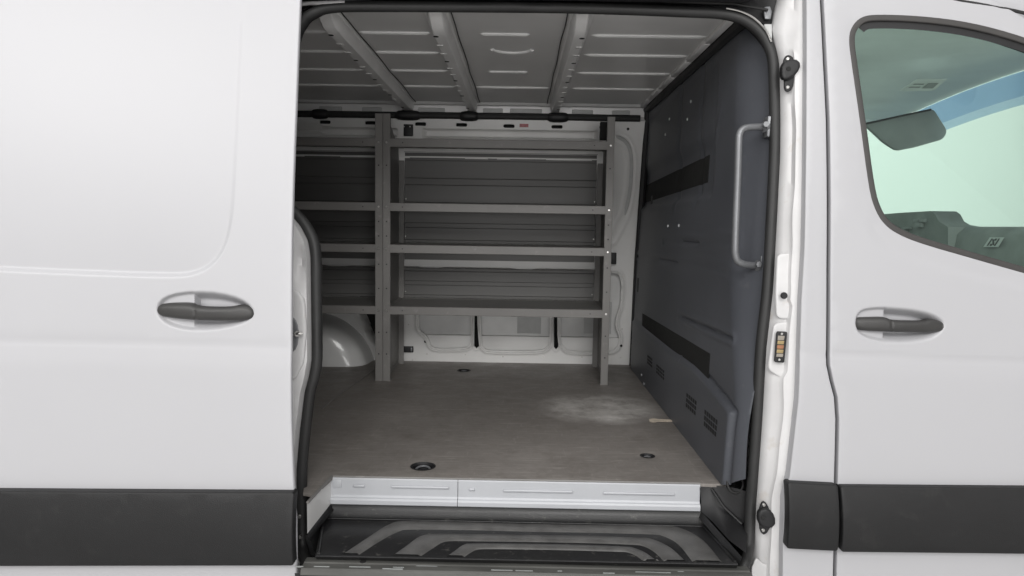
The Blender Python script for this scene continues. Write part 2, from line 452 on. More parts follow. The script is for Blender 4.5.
# inner skin of the door
panel('inner_panel', [[(-1.84, edge[-1][1]+.01), *[(x-.045, z) for x, z in reversed(edge[1:-1])], (-1.84, edge[1][1])]], skinfn(SD+.057), .1, M_jamb, sdoor)
st = [(-1.85, xz(294, 566, SD)[1]), xz(294.2, 566, SD), xz(294.2, 491, SD), (-1.85, xz(294, 491, SD)[1])]
st = [(a, b-(.006 if i in (1, 2) else 0)) for i, (a, b) in enumerate(st)]
st = [(-1.85, xz(0, 564.5, SD)[1]-.004), (-.59, 0), (-.59, 0), (-1.85, xz(0, 489.5, SD)[1]-.012)]
SC = SD-.034
pA, pB = xz(294, 565, SC), xz(294, 491, SC)
p0A, p0B = xz(0, 565.5, SC), xz(0, 489.5, SC)
pB = (pB[0], pB[1]-.0125); p0B = (p0B[0], p0B[1]-.0115)
fx_ = lambda p, q: (xz(*q, SD-.026)[0], p[1])
pA, pB = fx_(pA, (294, 565)), fx_(pB, (294, 491))
ext = lambda p, q, X: (X, q[1]+(q[1]-p[1])/(q[0]-p[0])*(X-q[0]))
st = [ext(pA, p0A, -1.85), (pA[0]-.004, pA[1]), (pB[0]-.004, pB[1]), ext(pB, p0B, -1.85)]
def cladfn(off, z0, z1):
    def d(u, v):
        t = np.clip((v-z0)/(z1-z0), 0, 1); return -.010*np.sin(t*math.pi)**.8-.006*(1-t)
    return skinfn(off, d)
panel('cladding_strip', [rpoly(st, .003)], cladfn(SD-.026, pA[1], pB[1]), .02, M_plastic, sdoor, r=.004, lip=.03)

def handle_bar(px, off, seam, parent, bow=.016, r=.009):
    l = smoothloop(pxl(px, off), 2)
    x0, x1 = min(p[0] for p in l), max(p[0] for p in l)
    zm = sum(p[1] for p in l)/len(l)
    def d(u, v):
        t = np.clip((np.asarray(u)-x0)/(x1-x0), 0, 1)
        return -bow*np.sin(t*math.pi)**.6 + .0035*np.exp(-((np.asarray(u)-seam)/.0016)**2) + 10*(np.asarray(v)-zm)**2
    # shrink the outline by the roll-over radius
    A = np.array(l if area(l) > 0 else l[::-1]); t = np.roll(A, -1, 0)-np.roll(A, 1, 0); t /= np.linalg.norm(t, axis=1)[:, None]
    A = A-np.stack([t[:, 1], -t[:, 0]], 1)*r*.85
    return panel('door_handle', [[tuple(p) for p in A]], skinfn(off, d), .004, M_handle, parent, r=r, lip=.022, ang=70)
hl = handle_bar([(155.5, 311), (158, 305.5), (166, 303.8), (180, 303.2), (192, 303.5), (197, 306.5), (215, 307.5), (232, 307.3), (240, 305.3), (249, 306.5), (255, 312), (254, 318), (248, 320), (230, 320.2), (205, 319.8), (190, 319), (172, 317.5), (160, 315.8)], SD, xz(197.5, 310, SD)[0], sdoor)

# ------------------------------------------------------------------ front door
shut = [(820, -40), (822, 0), (825, 60), (828, 120), (829, 200), (828.6, 270), (828, 365), (831, 380), (835.5, 397), (837, 419), (836.5, 445), (835.5, 482), (834.5, 572), (834, 640)]
sh = pxl(shut)
GAP = .0045
win_o = zoom(824, 0, 2.057, [(60, 60), (78, 36), (105, 30), (200, 33), (300, 44), (360, 58), (411, 76)])
win_px = [(849.5, 40), (852, 27), (862, 16.5), (878, 14.5), (921, 16), (970, 22), (1024, 36.5), (1090, 62), (1150, 100), (1190, 150), (1190, 270), (1150, 306), (1090, 291), (1024, 272.5), (975, 258.5), (921, 243), (899, 234), (886, 225), (877, 212), (870, 190), (861, 121), (853, 66)]
win = smoothloop(pxl(win_px), 2)
fd_out = [(x+GAP+.003, z) for x, z in sh] 
XF = 1.78
fd_loop = fd_out + [(XF, fd_out[-1][1]), (XF, 1.5), (XF-.1, 1.62), (XF-.45, 1.93), (1.05, fd_out[0][1]-.01)]
dish_r = smoothloop(zoom(820, 280, 6.4, [(225, 240), (260, 190), (340, 174), (440, 174), (600, 187), (720, 213), (790, 255), (800, 292), (770, 345), (700, 385), (560, 405), (430, 402), (300, 377), (232, 330)]), 0)
dish_r = smoothloop(pxl(dish_r), 2)
xcut_r = xz(887, 310)[0]
cr_r = pxl([(790, 352), (829, 354.5), (920, 359), (1024, 363), (1300, 376)])
emb = smoothloop(pxl([(838, 20), (850, 2), (900, -2), (1024, 12), (1200, 80), (1215, 290), (1170, 320), (1024, 287), (970, 277), (920, 262), (885, 248), (866, 225), (855, 180), (845, 100)]), 2)
def disp_r(u, v):
    s = sdf(u, v, emb)
    return crease(u, v, cr_r, .003, .05)+dish(u, v, dish_r, xcut_r)+.003*sst(-.008, .010, -s)
zz = [p[1] for p in dish_r]; xx = [p[0] for p in dish_r]
cz = xz(920, 358)[1]
fdoor = panel('front_door', [fd_loop, win], skinfn(0, disp_r), .028, M_paint, van, spl=.012,
      fine=[(.75, 1.5, 1.22, 1.42, .010), (.75, 1.6, cz-.07, cz+.03, .010), (min(xx)-.015, max(xx)+.015, min(zz)-.015, max(zz)+.015, .0032)], r=.003, lip=.04)
gz = [xz(1024, 554)[1], xz(1024, 487)[1]]
z0, z1 = xz(836, 551.5, -.034)[1], xz(836, 485.5, -.034)[1]-.011
panel('cladding_strip', [rpoly([(xz(835, 552)[0]+GAP+.002, z0), (XF, xz(1290, 557, -.034)[1]), (XF, xz(1290, 490, -.034)[1]-.011), (xz(835.5, 485)[0]+GAP+.002, z1)], .003)], cladfn(-.024, z0, z1), .02, M_plastic, fdoor, r=.004, lip=.03)
handle_bar(zoom(820, 280, 6.4, [(220, 285), (226, 255), (245, 245), (300, 243), (400, 240), (425, 245), (455, 259), (500, 263), (660, 267), (690, 254), (755, 259), (792, 275), (801, 300), (795, 325), (750, 337), (600, 332), (420, 328), (300, 325), (237, 316)]), 0, xz(890, 320)[0], fdoor, bow=.012)
# window: rubber frame and pane
wseal_in = []
A = np.array(win if area(win) > 0 else win[::-1]); t = np.roll(A, -1, 0)-np.roll(A, 1, 0); t /= np.linalg.norm(t, axis=1)[:, None]
n_ = np.stack([t[:, 1], -t[:, 0]], 1)
ins = lambda d: [tuple(p) for p in (A-n_*d)]
sealo = panel('window_seal', [ins(.001), ins(.0105)], skinfn(.002), .01, mat('window_rubber', (.052, .049, .047), rough=.6, var=.1, vscale=20), fdoor, r=.004, lip=.016)
panel('window_pane', [ins(.011)], skinfn(.012), .06, M_glass_near, fdoor)
# black inner run channel along the top of the pane
ch = [p for p in ins(.015)]
Ia, Ib = ins(.011), ins(.033)
idx = [i for i in range(len(Ia)) if n_[i][1] > .55]
idx.sort(key=lambda i: Ia[i][0])
mb = MB(); mb.grid([[Vector((Ia[i][0], float(skin(Ia[i][1]))+.009, Ia[i][1])) for i in idx], [Vector((Ib[i][0], float(skin(Ib[i][1]))+.0095, Ib[i][1])) for i in idx]]); mb.build('run_channel', M_black, fdoor)
mb = MB()
mb.grid([[Vector((p[0], float(skin(p[1]))+.018, p[1])) for p in ins(.004)], [Vector((p[0], float(skin(p[1]))+.07, p[1])) for p in ins(.006)]], closeu=True)
mb.build('window_reveal', M_black, fdoor)
# inner lining of the front door below and behind the glass
panel('door_lining', [[(.80, .45), (XF, .45), (XF, 1.25), (.98, 1.30), (.90, 1.40), (.80, 1.42)]], skinfn(.075), .08, M_dash, fdoor)
mbv = MB(); mbv.box(.74, XF+.1, .05, .12, .4, .46); mbv.build('door_sill', M_black, van)
# roof drip rail above the front door
rl = [PS(x, y, .004) for x, y in [(930, -8), (950, -1), (975, 3.5), (1000, 8), (1024, 13), (1080, 27), (1180, 60), (1290, 110)]]
mb = MB(); mb.tube(catmull(rl, 5), .0045, 8); mb.build('drip_rail', M_rubber, van)
rr_ = [PS(x, y-8, .015) for x, y in [(820, -20), (930, -8), (950, -1), (975, 3.5), (1000, 8), (1024, 13), (1080, 27), (1180, 60), (1290, 110)]]
rr2 = [p+Vector((0, .25, .14)) for p in rr_]; rr1 = [p+Vector((0, .05, .07)) for p in rr_]
mb = MB(); mb.grid([[p+Vector((0, .012, -.04)) for p in rr_], rr_, rr1, rr2]); mb.build('cab_roof_edge', M_paint, van, ang=60)

# ------------------------------------------------------------------ B pillar
EP = [(806, -40), (806, 0), (806, 100), (805, 200), (804, 250), (801, 300), (797.5, 400), (793, 440), (789, 475), (783.5, 500), (782, 545), (781.5, 600), (781.5, 640)]
eL = pxl(EP); 
bp_loop = [(x+.004, z) for x, z in eL] + [(x-GAP-.003, z) for x, z in reversed(sh)]
bp = panel('b_pillar', [bp_loop], skinfn(0, lambda u, v: crease(u, v, cr_r, .003, .05)), .014, M_paint, van, r=.003, lip=.03)
zb0, zb1 = xz(800, 548.5, -.034)[1], xz(800, 482.5, -.034)[1]-.009
panel('cladding_strip', [rpoly([(xz(783, 549)[0]+.002, zb0), (xz(834.6, 549)[0]-GAP-.004, zb0-.004), (xz(835.5, 482)[0]-GAP-.004, zb1-.004), (xz(785, 482)[0]+.002, zb1)], .003)], cladfn(-.024, zb0, zb1), .012, M_plastic, bp, r=.004, lip=.03)
# dark rubber behind the shut line
mb = MB(); mb.grid([[Vector((x-.012, float(skin(z))+.018, z)) for x, z in sh], [Vector((x+.014, float(skin(z))+.018, z)) for x, z in sh]]); mb.build('shut_line_seal', M_black, bp)

SEALR = [(760, 10), (770, 46), (774, 64), (775, 120), (774.6, 159), (771, 229), (767.6, 290), (761, 349), (757, 419), (752.5, 480), (750.7, 507), (749, 545), (745, 570), (742, 600), (742, 640)]
LE = [(774, -40), (772, 0), (769, 20), (767, 30), (770, 46), (774, 64), (775, 120), (774.6, 159), (771, 229), (767.6, 290), (761, 349), (757, 419), (752.5, 480), (750.7, 507), (749, 545), (745, 570), (742, 600), (742, 640)]
rows = []
for y in list(range(-36, 640, 6)):
    l = np.interp(y, [p[1] for p in LE], [p[0] for p in LE]); e = np.interp(y, [p[1] for p in EP], [p[0] for p in EP])
    # pressed pockets: the middle ridge wanders
    w1 = .42+.025*math.sin(y*.045+1)+.015*math.sin(y*.11)
    if y < 45: w1 += .12
    if 300 < y < 375: w1 += .10
    w2 = min(.86, w1+.16)
    l += 6.5
    cols = [(l-3.5, .100), (l-.5, .072), (l+(e-l)*w1*.6, .050), (l+(e-l)*w1, .047), (l+(e-l)*w2, .030), (e-4.5, .028), (e-2.2, .024), (e-.6, .010), (e+1.5, .004)]
    rows.append([PS(x, y, o) for x, o in cols])
mb = MB(); mb.grid(rows); mb.build('door_jamb', M_jamb, bp, ang=60)
# raised pads on the jamb
ppanel('jamb_pad', zoom(760, 280, 4.8, [(88, -120), (165, -120), (172, 20), (168, 125), (148, 180), (84, 178), (80, 60)]), .046, .004, .004, M_jamb, bp, rc=.012)
ppanel('jamb_pad', zoom(760, 280, 4.8, [(72, 215), (150, 205), (148, 380), (142, 462), (92, 458), (44, 425), (58, 320)]), .048, .0045, .0045, M_jamb, bp, rc=.010)
# rubber stop, contact plate, latch wedges
s_ = PS(783.7, 295.5, .030); mb = MB(); mb.disc(s_, (0, -1, 0), .0088, .006, 20, .002); stop = mb.build('rubber_stop', M_black, bp)
cp = ppanel('contact_plate', zoom(760, 280, 4.8, [(81, 249), (126, 250), (112, 394), (70, 391)]), .032, .004, .0015, M_black, bp, rc=.003)
for i, (a, b_) in enumerate([(268, 288), (292, 308), (313, 329), (334, 350), (354, 368)]):
    def lx(y): return 82-(y-250)*.075
    ppanel('contact', zoom(760, 280, 4.8, [(lx(a)+6, a), (lx(a)+36, a+1), (lx(b_)+34, b_), (lx(b_)+5, b_-1)]), .029, .002, .0006, [M_con, M_gold, M_brass, M_gold, M_con][i], cp, sp=.004)
for q in ((104, 258), (92, 382)):
    c = PS(760+q[0]/4.8, 280+q[1]/4.8, .028); mb = MB(); mb.disc(c, (0, -1, 0), .003, .002, 10); mb.build('screw', M_steel, cp)
def latch(base, blk, bolts, hole, o):
    w = ppanel('door_stop', base, o, .006, .0025, M_black, bp, smooth=1)
    ppanel('stop_block', blk, o-.004, .016, .006, M_black, w, smooth=1)
    for b_ in bolts:
        mb = MB(); mb.disc(PS(*b_, o-.006), (0, -1, 0), .0046, .003, 14, .001); mb.build('bolt', M_steel, w)
    mb = MB(); mb.disc(PS(*hole, o-.019), (0, -1, 0), .0062, .003, 14, .001); mb.build('stop_pin', M_dark, w)
z8 = lambda p: zoom(770, 40, 8, p)
latch(z8([(138, 126), (168, 140), (206, 180), (214, 228), (196, 282), (166, 396), (136, 412), (117, 395), (119, 320), (100, 290), (108, 190), (116, 150)]),
      z8([(96, 208), (150, 178), (206, 184), (210, 232), (160, 292), (104, 312), (94, 290)]), z8([(140, 152), (140, 378)]), z8([(147, 232)])[0], .040)
z5 = lambda p: zoom(640, 470, 5.333, p)
latch(z5([(660, 166), (680, 200), (706, 268), (692, 292), (662, 342), (642, 322), (638, 280), (632, 260), (636, 215), (648, 175)]),
      z5([(634, 212), (672, 206), (700, 240), (702, 284), (660, 288), (632, 268)]), z5([(660, 186), (656, 320)]), z5([(656, 252)])[0], .041)
# lower jamb access flap seam
ppanel('jamb_flap', zoom(640, 470, 5.333, [(618, 470), (650, 500), (700, 515), (695, 640), (600, 640), (598, 520)]), .046, .004, .002, M_jamb, bp, rc=.006)

# ------------------------------------------------------------------ door opening: rubber seal
SEAL = [(540, 7.6), (620, 9.5), (684, 12), (722, 14), (745, 20.5), (760, 32), (769, 47), (773.4, 66), (774.7, 120), (774.3, 159), (770.8, 229), (767.3, 290), (760.8, 349), (756.8, 419), (752.5, 480), (750.5, 507), (748.5, 545), (745, 563), (736, 576), (715, 582), (620, 582), (460, 580), (345, 578), (318, 573), (306.5, 563), (302.5, 545), (302, 507), (302, 470), (305.5, 430), (310, 393), (314, 378), (317, 360), (317, 331), (316.4, 290), (316, 258), (313.5, 241), (306, 226), (296, 214), (288, 204), (286, 180), (289, 100), (296, 40), (303, 22), (311, 14.5), (331, 7.8), (381, 6.5)]
SO = .085
sp3 = catmull([PS(x, y, SO-.085*float(sst(535, 570, y))) for x, y in SEAL], 5, closed=True)
cen = sum(sp3, Vector())/len(sp3)
def ringoff(path, d, dy):
    out = []; n = len(path)
    for i, p in enumerate(path):
        t = (path[(i+1) % n]-path[i-1]); t.y = 0; t.normalize(); nv = Vector((t.z, 0, -t.x))
        if nv.dot(p-cen) < 0: nv = -nv
        out.append(p+nv*d+Vector((0, dy, 0)))
    return out
mb = MB(); mb.tube(sp3, .0145, 12, closed=True)
mb.grid([ringoff(sp3, .006, .008), ringoff(sp3, .004, .05), ringoff(sp3, .012, .075)], closeu=True)
mb.build('door_seal', M_rubber, van, ang=60)
# frame flange around the opening, behind the seal
mb = MB(); mb.grid([ringoff(sp3, .006, .06), ringoff(sp3, .03, .11), ringoff(sp3, .07, .14)], closeu=True); mb.build('door_frame_flange', M_black, van)

# header channel over the opening (black upper door track)
hd = [(-28), (796)]
tr = MB()
top_px = [(x, y) for x, y in [(296, 12), (331, 1), (381, 0), (540, 0.5), (620, 2.5), (684, 4.5), (722, 6.5), (748, 13), (764, 24), (770, 32), (782, 44)]]
a = [PS(x, y, .088) for x, y in top_px]; b = [PS(x, y-16, .10) for x, y in top_px]; c = [PS(x, -26, .06) for x, y in top_px]; d = [PS(x, -34, .0) for x, y in top_px]
tr.grid([a, b, c]); tr.build('door_track', M_black, van)
mb = MB(); mb.tube([PS(x, y, .075) for x, y in [(300, 2), (381, -1.6), (540, -1.2), (660, 1.0), (735, 4.0), (768, 10)]], .004, 8); mb.build('track_lip', M_rubber, van)
ppanel('track_bracket', [(764.5, 8), (769, 7.5), (770.5, 12), (769.5, 19), (765, 19), (764, 13)], .085, .006, .002, M_tube, van)
ppanel('corner_flange', [(764, 25), (771, 25), (771, 41), (768.5, 35)], .08, .004, .0015, M_grey, van)
mb = MB(); mb.tube([p+Vector((0, -.012, 0)) for p in catmull([PS(x, y, .078) for x, y in [(725, 9.5), (740, 13), (753, 20), (764, 31), (770, 43)]], 5)], .0026, 6); mb.build('flange_edge', M_steel, van)
mb = MB(); mb.tube(catmull([PS(x, y, .076) for x, y in [(302, 4), (312, 3.0), (330, 3.2), (345, 2.6)]], 4), .006, 6); mb.build('flange_edge', M_jamb, van)
roofl = [Vector((x, .035, 2.10)) for x in (-2.45, .8)]
# body side behind the sliding door and roof side
zt = 2.14
panel('rear_side_panel', [[(-2.5, .32), (-.66, .32), (-.62, 1.0), (-.66, 1.9), (-.66, zt), (-2.5, zt)]], skinfn(.0), .08, M_paint, van, r=.004, lip=.03)
mb = MB()
hx = [-2.5, -.6, 0, .6, .82]
prof = [(.095, 2.03), (.12, 2.05), (.17, 2.13), (.26, 2.19), (.5, 2.22), (.95, 2.235), (1.4, 2.22), (1.72, 2.17), (1.83, 2.05)]
mb.grid([[Vector((x, y, z)) for y, z in prof] for x in (-2.5, -1.5, -.5, .4, .66)])
mb.build('roof_skin', M_paint, van, ang=60)
mb = MB(); mb.box(-2.5, .60, .13, .16, 2.0, 2.08, .004); mb.build('roof_side_rail', M_black, van)
# far outer skin, rear closure, underbody
mb = MB(); mb.grid([[Vector((x, 2.0-float(skin(z)), z)) for z in np.linspace(.32, 2.12, 14)] for x in (-2.5, -1, .74)]); mb.build('far_side_skin', M_paint, van)
mb = MB(); mb.box(-2.5, -2.44, .05, 1.95, .4, 2.18); mb.build('rear_closure', M_wall, van)
mb = MB(); mb.box(-2.5, 2.6, .06, 1.94, .36, .44); mb.build('underbody', M_black, van)

# rear door jamb (left): pressed white pillar outside the seal with its striker
def seal_left(y):
    P = [(288, 204), (296, 214), (306, 226), (313.5, 241), (316, 258), (316.4, 290), (317, 331), (317, 360), (314, 378), (310, 393), (305.5, 430), (302, 470), (302, 507), (302.5, 545), (306.5, 563), (310, 590)]
    return float(np.interp(y, [p[1] for p in P], [p[0] for p in P]))
rows = []
for y in range(196, 600, 4):
    e = seal_left(y)
    dip = math.exp(-((y-262)/16)**2)
    rows.append([PS(266, y, .035), PS(288, y, .035), PS(e-20, y, .040+.018*dip), PS(e-14, y, .042+.02*dip), PS(e-10, y, .044), PS(e-7, y, .062), PS(e-4, y, .095)])
mb = MB(); mb.grid(rows); cpil = mb.build('c_pillar_jamb', M_jamb, van, ang=60)
ppanel('striker_plate', [(288, 318), (293, 317), (297, 322), (299, 334), (297, 347), (292, 352), (287, 350)], .038, .006, .002, M_tube, cpil, smooth=1)
mb = MB(); q = PS(291, 333, .03); 
mb.tube([q, q+Vector((.012, -.012, 0)), q+Vector((.026, -.016, .001)), q+Vector((.034, -.012, .001))], .0042, 10)
mb.disc(q+Vector((.018, -.010, 0)), (.5, -1, 0), .008, .006, 14, .002)
mb.build('striker_pin', M_steel, cpil)
ppanel('jamb_pad', [(286, 293), (296, 291), (303, 300), (305, 330), (302, 362), (294, 378), (286, 376)], .042, .008, .006, M_jamb, cpil, rc=.012)
mb = MB(); mb.disc(PS(300, 516, .04), (0, -1, 0), .005, .006, 12, .001); mb.build('screw', M_steel, cpil)
mb = MB(); mb.disc(PS(300.5, 536, .04), (.3, -1, 0), .004, .012, 12, .001); mb.build('screw', M_steel, cpil)

# ------------------------------------------------------------------ cargo floor
FZ = .68; TZ = .565
M_floor = floor_mat()
WY = 1.88
f = lambda px, py: (lambda p: (p.x, p.y))(PZ(px, py, FZ))
fl = [f(700, 483), f(731, 487)]
pL = f(333, 476); pLL = f(306, 503)
XP = .60
floor_loop = [(-2.44, .12), (pLL[0], .12), pL, (f(700, 483)), (XP+.06, f(700, 483)[1]+.005), (XP+.06, WY), (-2.44, WY)]
floor_loop = [(-2.44, .125), (-.587, .125), (-.567, .045), (pLL[0], .035), pL, f(700, 483.3), (XP-.004, f(700, 483.3)[1]-.004), (XP+.02, WY), (-2.44, WY)]
cups = []
for (px, py, rad) in ((423, 466.5, .034), (647.5, 456, .020), (464, 370.5, .030)):
    c = PZ(px, py, FZ); cups.append((c, rad))
holes = [[(c.x+r_*math.cos(a*math.pi/14), c.y+r_*math.sin(a*math.pi/14)) for a in range(28)] for c, r_ in cups]
flo = panel('cargo_floor', [floor_loop]+holes, lambda u, v: (np.asarray(u), np.asarray(v), np.full(len(u), FZ)), .08, M_floor, van, dvec=(0, 0, -1), lip=.009, r=.0015, spl=.03, ang=40)
# aluminium edging of the floor at the step
for (c, r_), bolt in zip(cups, (0, 1, 0)):
    mb = MB(); n = 28
    prof = [(r_+.004, .0012), (r_, .0022), (r_-.004, -.002), (r_-.006, -.018), (r_*.55, -.022), (.0004, -.022)]
    mb.grid([[Vector((c.x+q*math.cos(2*math.pi*k/n), c.y+q*math.sin(2*math.pi*k/n), FZ+h)) for k in range(n)] for q, h in prof], closeu=True)
    cup = mb.build('tie_down_cup', M_black, flo)
    mb = MB(); rr = r_*.62
    mb.tube([Vector((c.x+rr*math.cos(a*math.pi/12), c.y+rr*math.sin(a*math.pi/12), FZ-.010+.004*math.sin(a*math.pi/12))) for a in range(24)], .0032, 8, closed=True); mb.build('tie_down_ring', M_tube, cup)
    if bolt:
        mb = MB(); mb.disc((c.x+.001, c.y-.002, FZ-.012), (0, 0, 1), .007, .010, 14, .002); mb.build('bolt', M_steel, cup)
mb = MB(); mb.tube([PZ(375, 369.5, FZ+.001), PZ(335, 398, FZ+.001), PZ(322, 409, FZ+.001)], .0022, 6); mb.build('floor_seam', M_shelf, flo)
s0 = PZ(661, 421, FZ)
sc = [(-22, 3), (-20, -3), (-10, -4), (-4, -2.5), (6, -3), (14, -2), (20, -1.5), (21, 2), (10, 2.2), (2, 3), (-6, 2.4), (-12, 4.5), (-17, 5)]
mb = MB(); mb.prism([s0+Vector((a*.0021, b_*.0062*-1, .0015+.001*math.sin(a))) for a, b_ in sc], (0, 0, .0012))
so = mb.build('torn_scrap', M_scrap, None, s0); so['label'] = 'small pale torn scrap lying flat on the van floor near the dark partition'; so['category'] = 'scrap'

# ------------------------------------------------------------------ step well
RY = PZ(500, 479.3, FZ).y
rl_t, rr_t = PZ(332, 476, FZ-.002), PZ(700, 484, FZ-.002)
def RP(px, py): return PY(px, py, RY-.004)
rb = (RP(327, 503.5).z+RP(700, 510).z)/2
mb = MB()
xl, xr, xs = rl_t.x, rr_t.x, PY(458, 490, RY).x
prof = [(.010, FZ-.0), (-.002, FZ-.001), (-.005, FZ-.006), (-.005, rb+.026), (-.008, rb+.021), (-.013, rb+.019), (-.016, rb+.014), (-.016, rb+.003), (-.012, rb)]
for (a, b_) in ((xl, xs-.0008), (xs+.0008, xr)):
    mb.grid([[Vector((x, RY+y, z)) for y, z in prof] for x in (a, b_)])
riser = mb.build('step_riser', M_alu, van, ang=25)
for (x0, x1, y) in ((353, 365, 486.0), (391, 449, 487.3), (469, 475, 489.5), (503, 573, 491.3), (603, 675, 493.7)):
    a, b_ = PY(x0, y, RY-.006), PY(x1, y+.018*(x1-x0)*0, RY-.006)
    zc = (a.z+b_.z)/2
    mb = MB(); mb.box(a.x, b_.x, RY-.0085, RY-.004, zc-.004, zc+.004, .0032, 3); mb.build('pressed_rib', M_alu, riser)
a, b_ = PY(334, 478.5, RY), PY(342, 487, RY); mb = MB(); mb.box(a.x, b_.x, RY-.0075, RY-.004, b_.z, a.z, .0014); mb.build('corner_tab', M_alu, riser)
# left return of the riser
lf = PZ(307, 503.5, FZ-.002)
mb = MB()
mb.grid([[Vector((xl, RY-.005, FZ-.001)), Vector((xl, RY-.005, rb+.02)), Vector((xl, RY-.010, rb))],
         [Vector((lf.x, lf.y, FZ-.001)), Vector((lf.x, lf.y, rb+.02)), Vector((lf.x, lf.y, rb-.004))]])
mb.build('riser_return', M_wall, van)
mb = MB(); mb.tube([Vector((xl+.002, RY-.003, FZ+.001)), Vector((lf.x+.002, lf.y, FZ+.001))], .004, 8); mb.tube([Vector((xl, RY-.003, FZ+.0005)), Vector((xr, RY-.003, FZ+.0005))], .0028, 8); mb.build('floor_edge_trim', M_shelf, flo)
mb = MB(); mb.box(-.68, lf.x+.004, .115, .14, .42, .66, .004); mb.box(-.68, lf.x+.03, .07, .11, .42, .55, .004); mb.build('step_end_cap', M_black, van)
# tray
T = lambda px, py, z=TZ: PZ(px, py, z)
yF = (T(350, 556).y+T(700, 562).y)/2
back = RY-.012
BL, BR = Vector((xl+.002, back, rb)), Vector((xr+.004, back, rb))
tl, trr = T(322, 519), T(704, 525)
FLt, FRt = T(313, 559), T(737, 562)
FLt.y = FRt.y = yF
tl.y = trr.y = (tl.y+trr.y)/2
mb = MB()
def linep(a, b_, n): return [a.lerp(b_, i/(n-1)) for i in range(n)]
mb.grid([[BL, BR], [BL+Vector((.01, -.012, -.012)), BR+Vector((-.01, -.012, -.012))], [tl, trr], [FLt, FRt], [FLt+Vector((0, -.003, -.003)), FRt+Vector((0, -.003, -.003))], [FLt+Vector((0, .008, -.016)), FRt+Vector((0, .008, -.016))]])
RW0 = PY(742, 557, yF+.01)
mb.grid([[BL, BL+Vector((.01, -.012, -.012)), tl], [Vector((lf.x, lf.y, rb-.004)), Vector((lf.x+.006, lf.y, rb-.02)), FLt]])
mb.grid([[BR, BR+Vector((-.01, -.012, -.012)), trr], [RW0, RW0+Vector((-.006, 0, -.02)), FRt]])
tray = mb.build('step_tray', M_tray, van, ang=50)
# raised worn bands
def band(outer, inner):
    o = [T(x, y, TZ) for x, y in outer]; i = [T(x, y, TZ) for x, y in inner]
    o = catmull(o, 5); i = catmull(i, 5)
    H = .004
    for s in (o, i):
        for p in s: p.y = max(p.y, yF+.004)
    mb = MB(); e = .002
    up_ = Vector((0, 0, H))
    mb.grid([[p for p in o], [p.lerp(q, .12)+up_ for p, q in zip(o, i)], [p.lerp(q, .88)+up_ for p, q in zip(o, i)], [q for q in i]])
    return mb.build('tread_rib', M_rib, tray, ang=60)
za = lambda p: zoom(280, 440, 3.938, p)
zc_ = lambda p: zoom(530, 440, 3.303, p)
band(za([(245, 452), (345, 385), (430, 332), (500, 320), (740, 326)])+[(530, 524.3), (600, 525.5)]+zc_([(440, 284), (500, 292), (570, 330), (635, 405)]),
     za([(312, 452), (400, 395), (470, 360), (520, 353), (740, 355)])+[(530, 531.7), (600, 533)]+zc_([(400, 312), (440, 318), (490, 345), (538, 405)]))
band(za([(440, 458), (500, 415), (550, 380), (600, 372), (740, 373)])+[(530, 535.6), (600, 536.8)]+zc_([(370, 325), (410, 330), (465, 356), (520, 407)]),
     za([(555, 458), (600, 428), (640, 404), (680, 398), (760, 399)])+[(530, 542), (590, 543.2)]+zc_([(330, 346), (370, 350), (410, 370), (448, 408)]))
band(za([(655, 460), (690, 435), (720, 415), (760, 410), (860, 411)])+[(530, 544.6), (580, 545.6)]+zc_([(300, 354), (340, 358), (385, 376), (430, 409)]),
     za([(725, 462), (745, 448), (770, 434), (800, 430), (880, 430)])+[(530, 549.6), (575, 550.5)]+zc_([(280, 369), (320, 371), (352, 384), (385, 409)]))
mb = MB(); mb.tube(linep(tl+Vector((.004, -.004, .002)), trr+Vector((-.004, -.004, .0005)), 6), .002, 8); mb.tube([tl+Vector((.004, -.004, .002)), FLt+Vector((.006, .004, .002))], .004, 8); mb.tube([trr+Vector((-.004, -.004, .002)), FRt+Vector((-.006, .004, .002))], .004, 8); mb.build('tray_bead', M_tray, tray)
# sill below the tray
mb = MB()
s1 = [PS(x, y, .02) for x, y in ((316, 560), (330, 558.2), (540, 563.3), (737, 566.5))]
mb.grid([[Vector((p.x, yF+o, TZ+h)) for p in s1] for o, h in ((.02, -.017), (-.004, -.017), (-.008, -.019), (-.012, -.0185), (-.030, -.020), (-.034, -.023), (-.036, -.036))])
sill = mb.build('door_sill', M_worn, van, ang=20)
mb = MB(); mb.grid([[Vector((x, yF+o, TZ+h)) for x in (-.545, .575)] for o, h in ((-.030, -.034), (-.028, -.046), (-.040, -.050), (-.046, -.060), (-.030, -.16))]); mb.build('sill_seal', M_rubber, sill, ang=70)
rs = random.Random(3)
for i in range(14):
    x = rs.uniform(-.55, .55); y = yF-.010-rs.uniform(0, .018); l = rs.uniform(.004, .03)
    mb = MB(); mb.box(x-l, x+l, y-.0008, y+.0008, TZ-.021, TZ-.0178); mb.build('dirt_streak', M_dash, sill)
mb = MB(); c = PZ(363, 562, TZ-.018); mb.disc(c, (0, 0, 1), .008, .002, 14); mb.build('drain_hole', M_dark, sill)
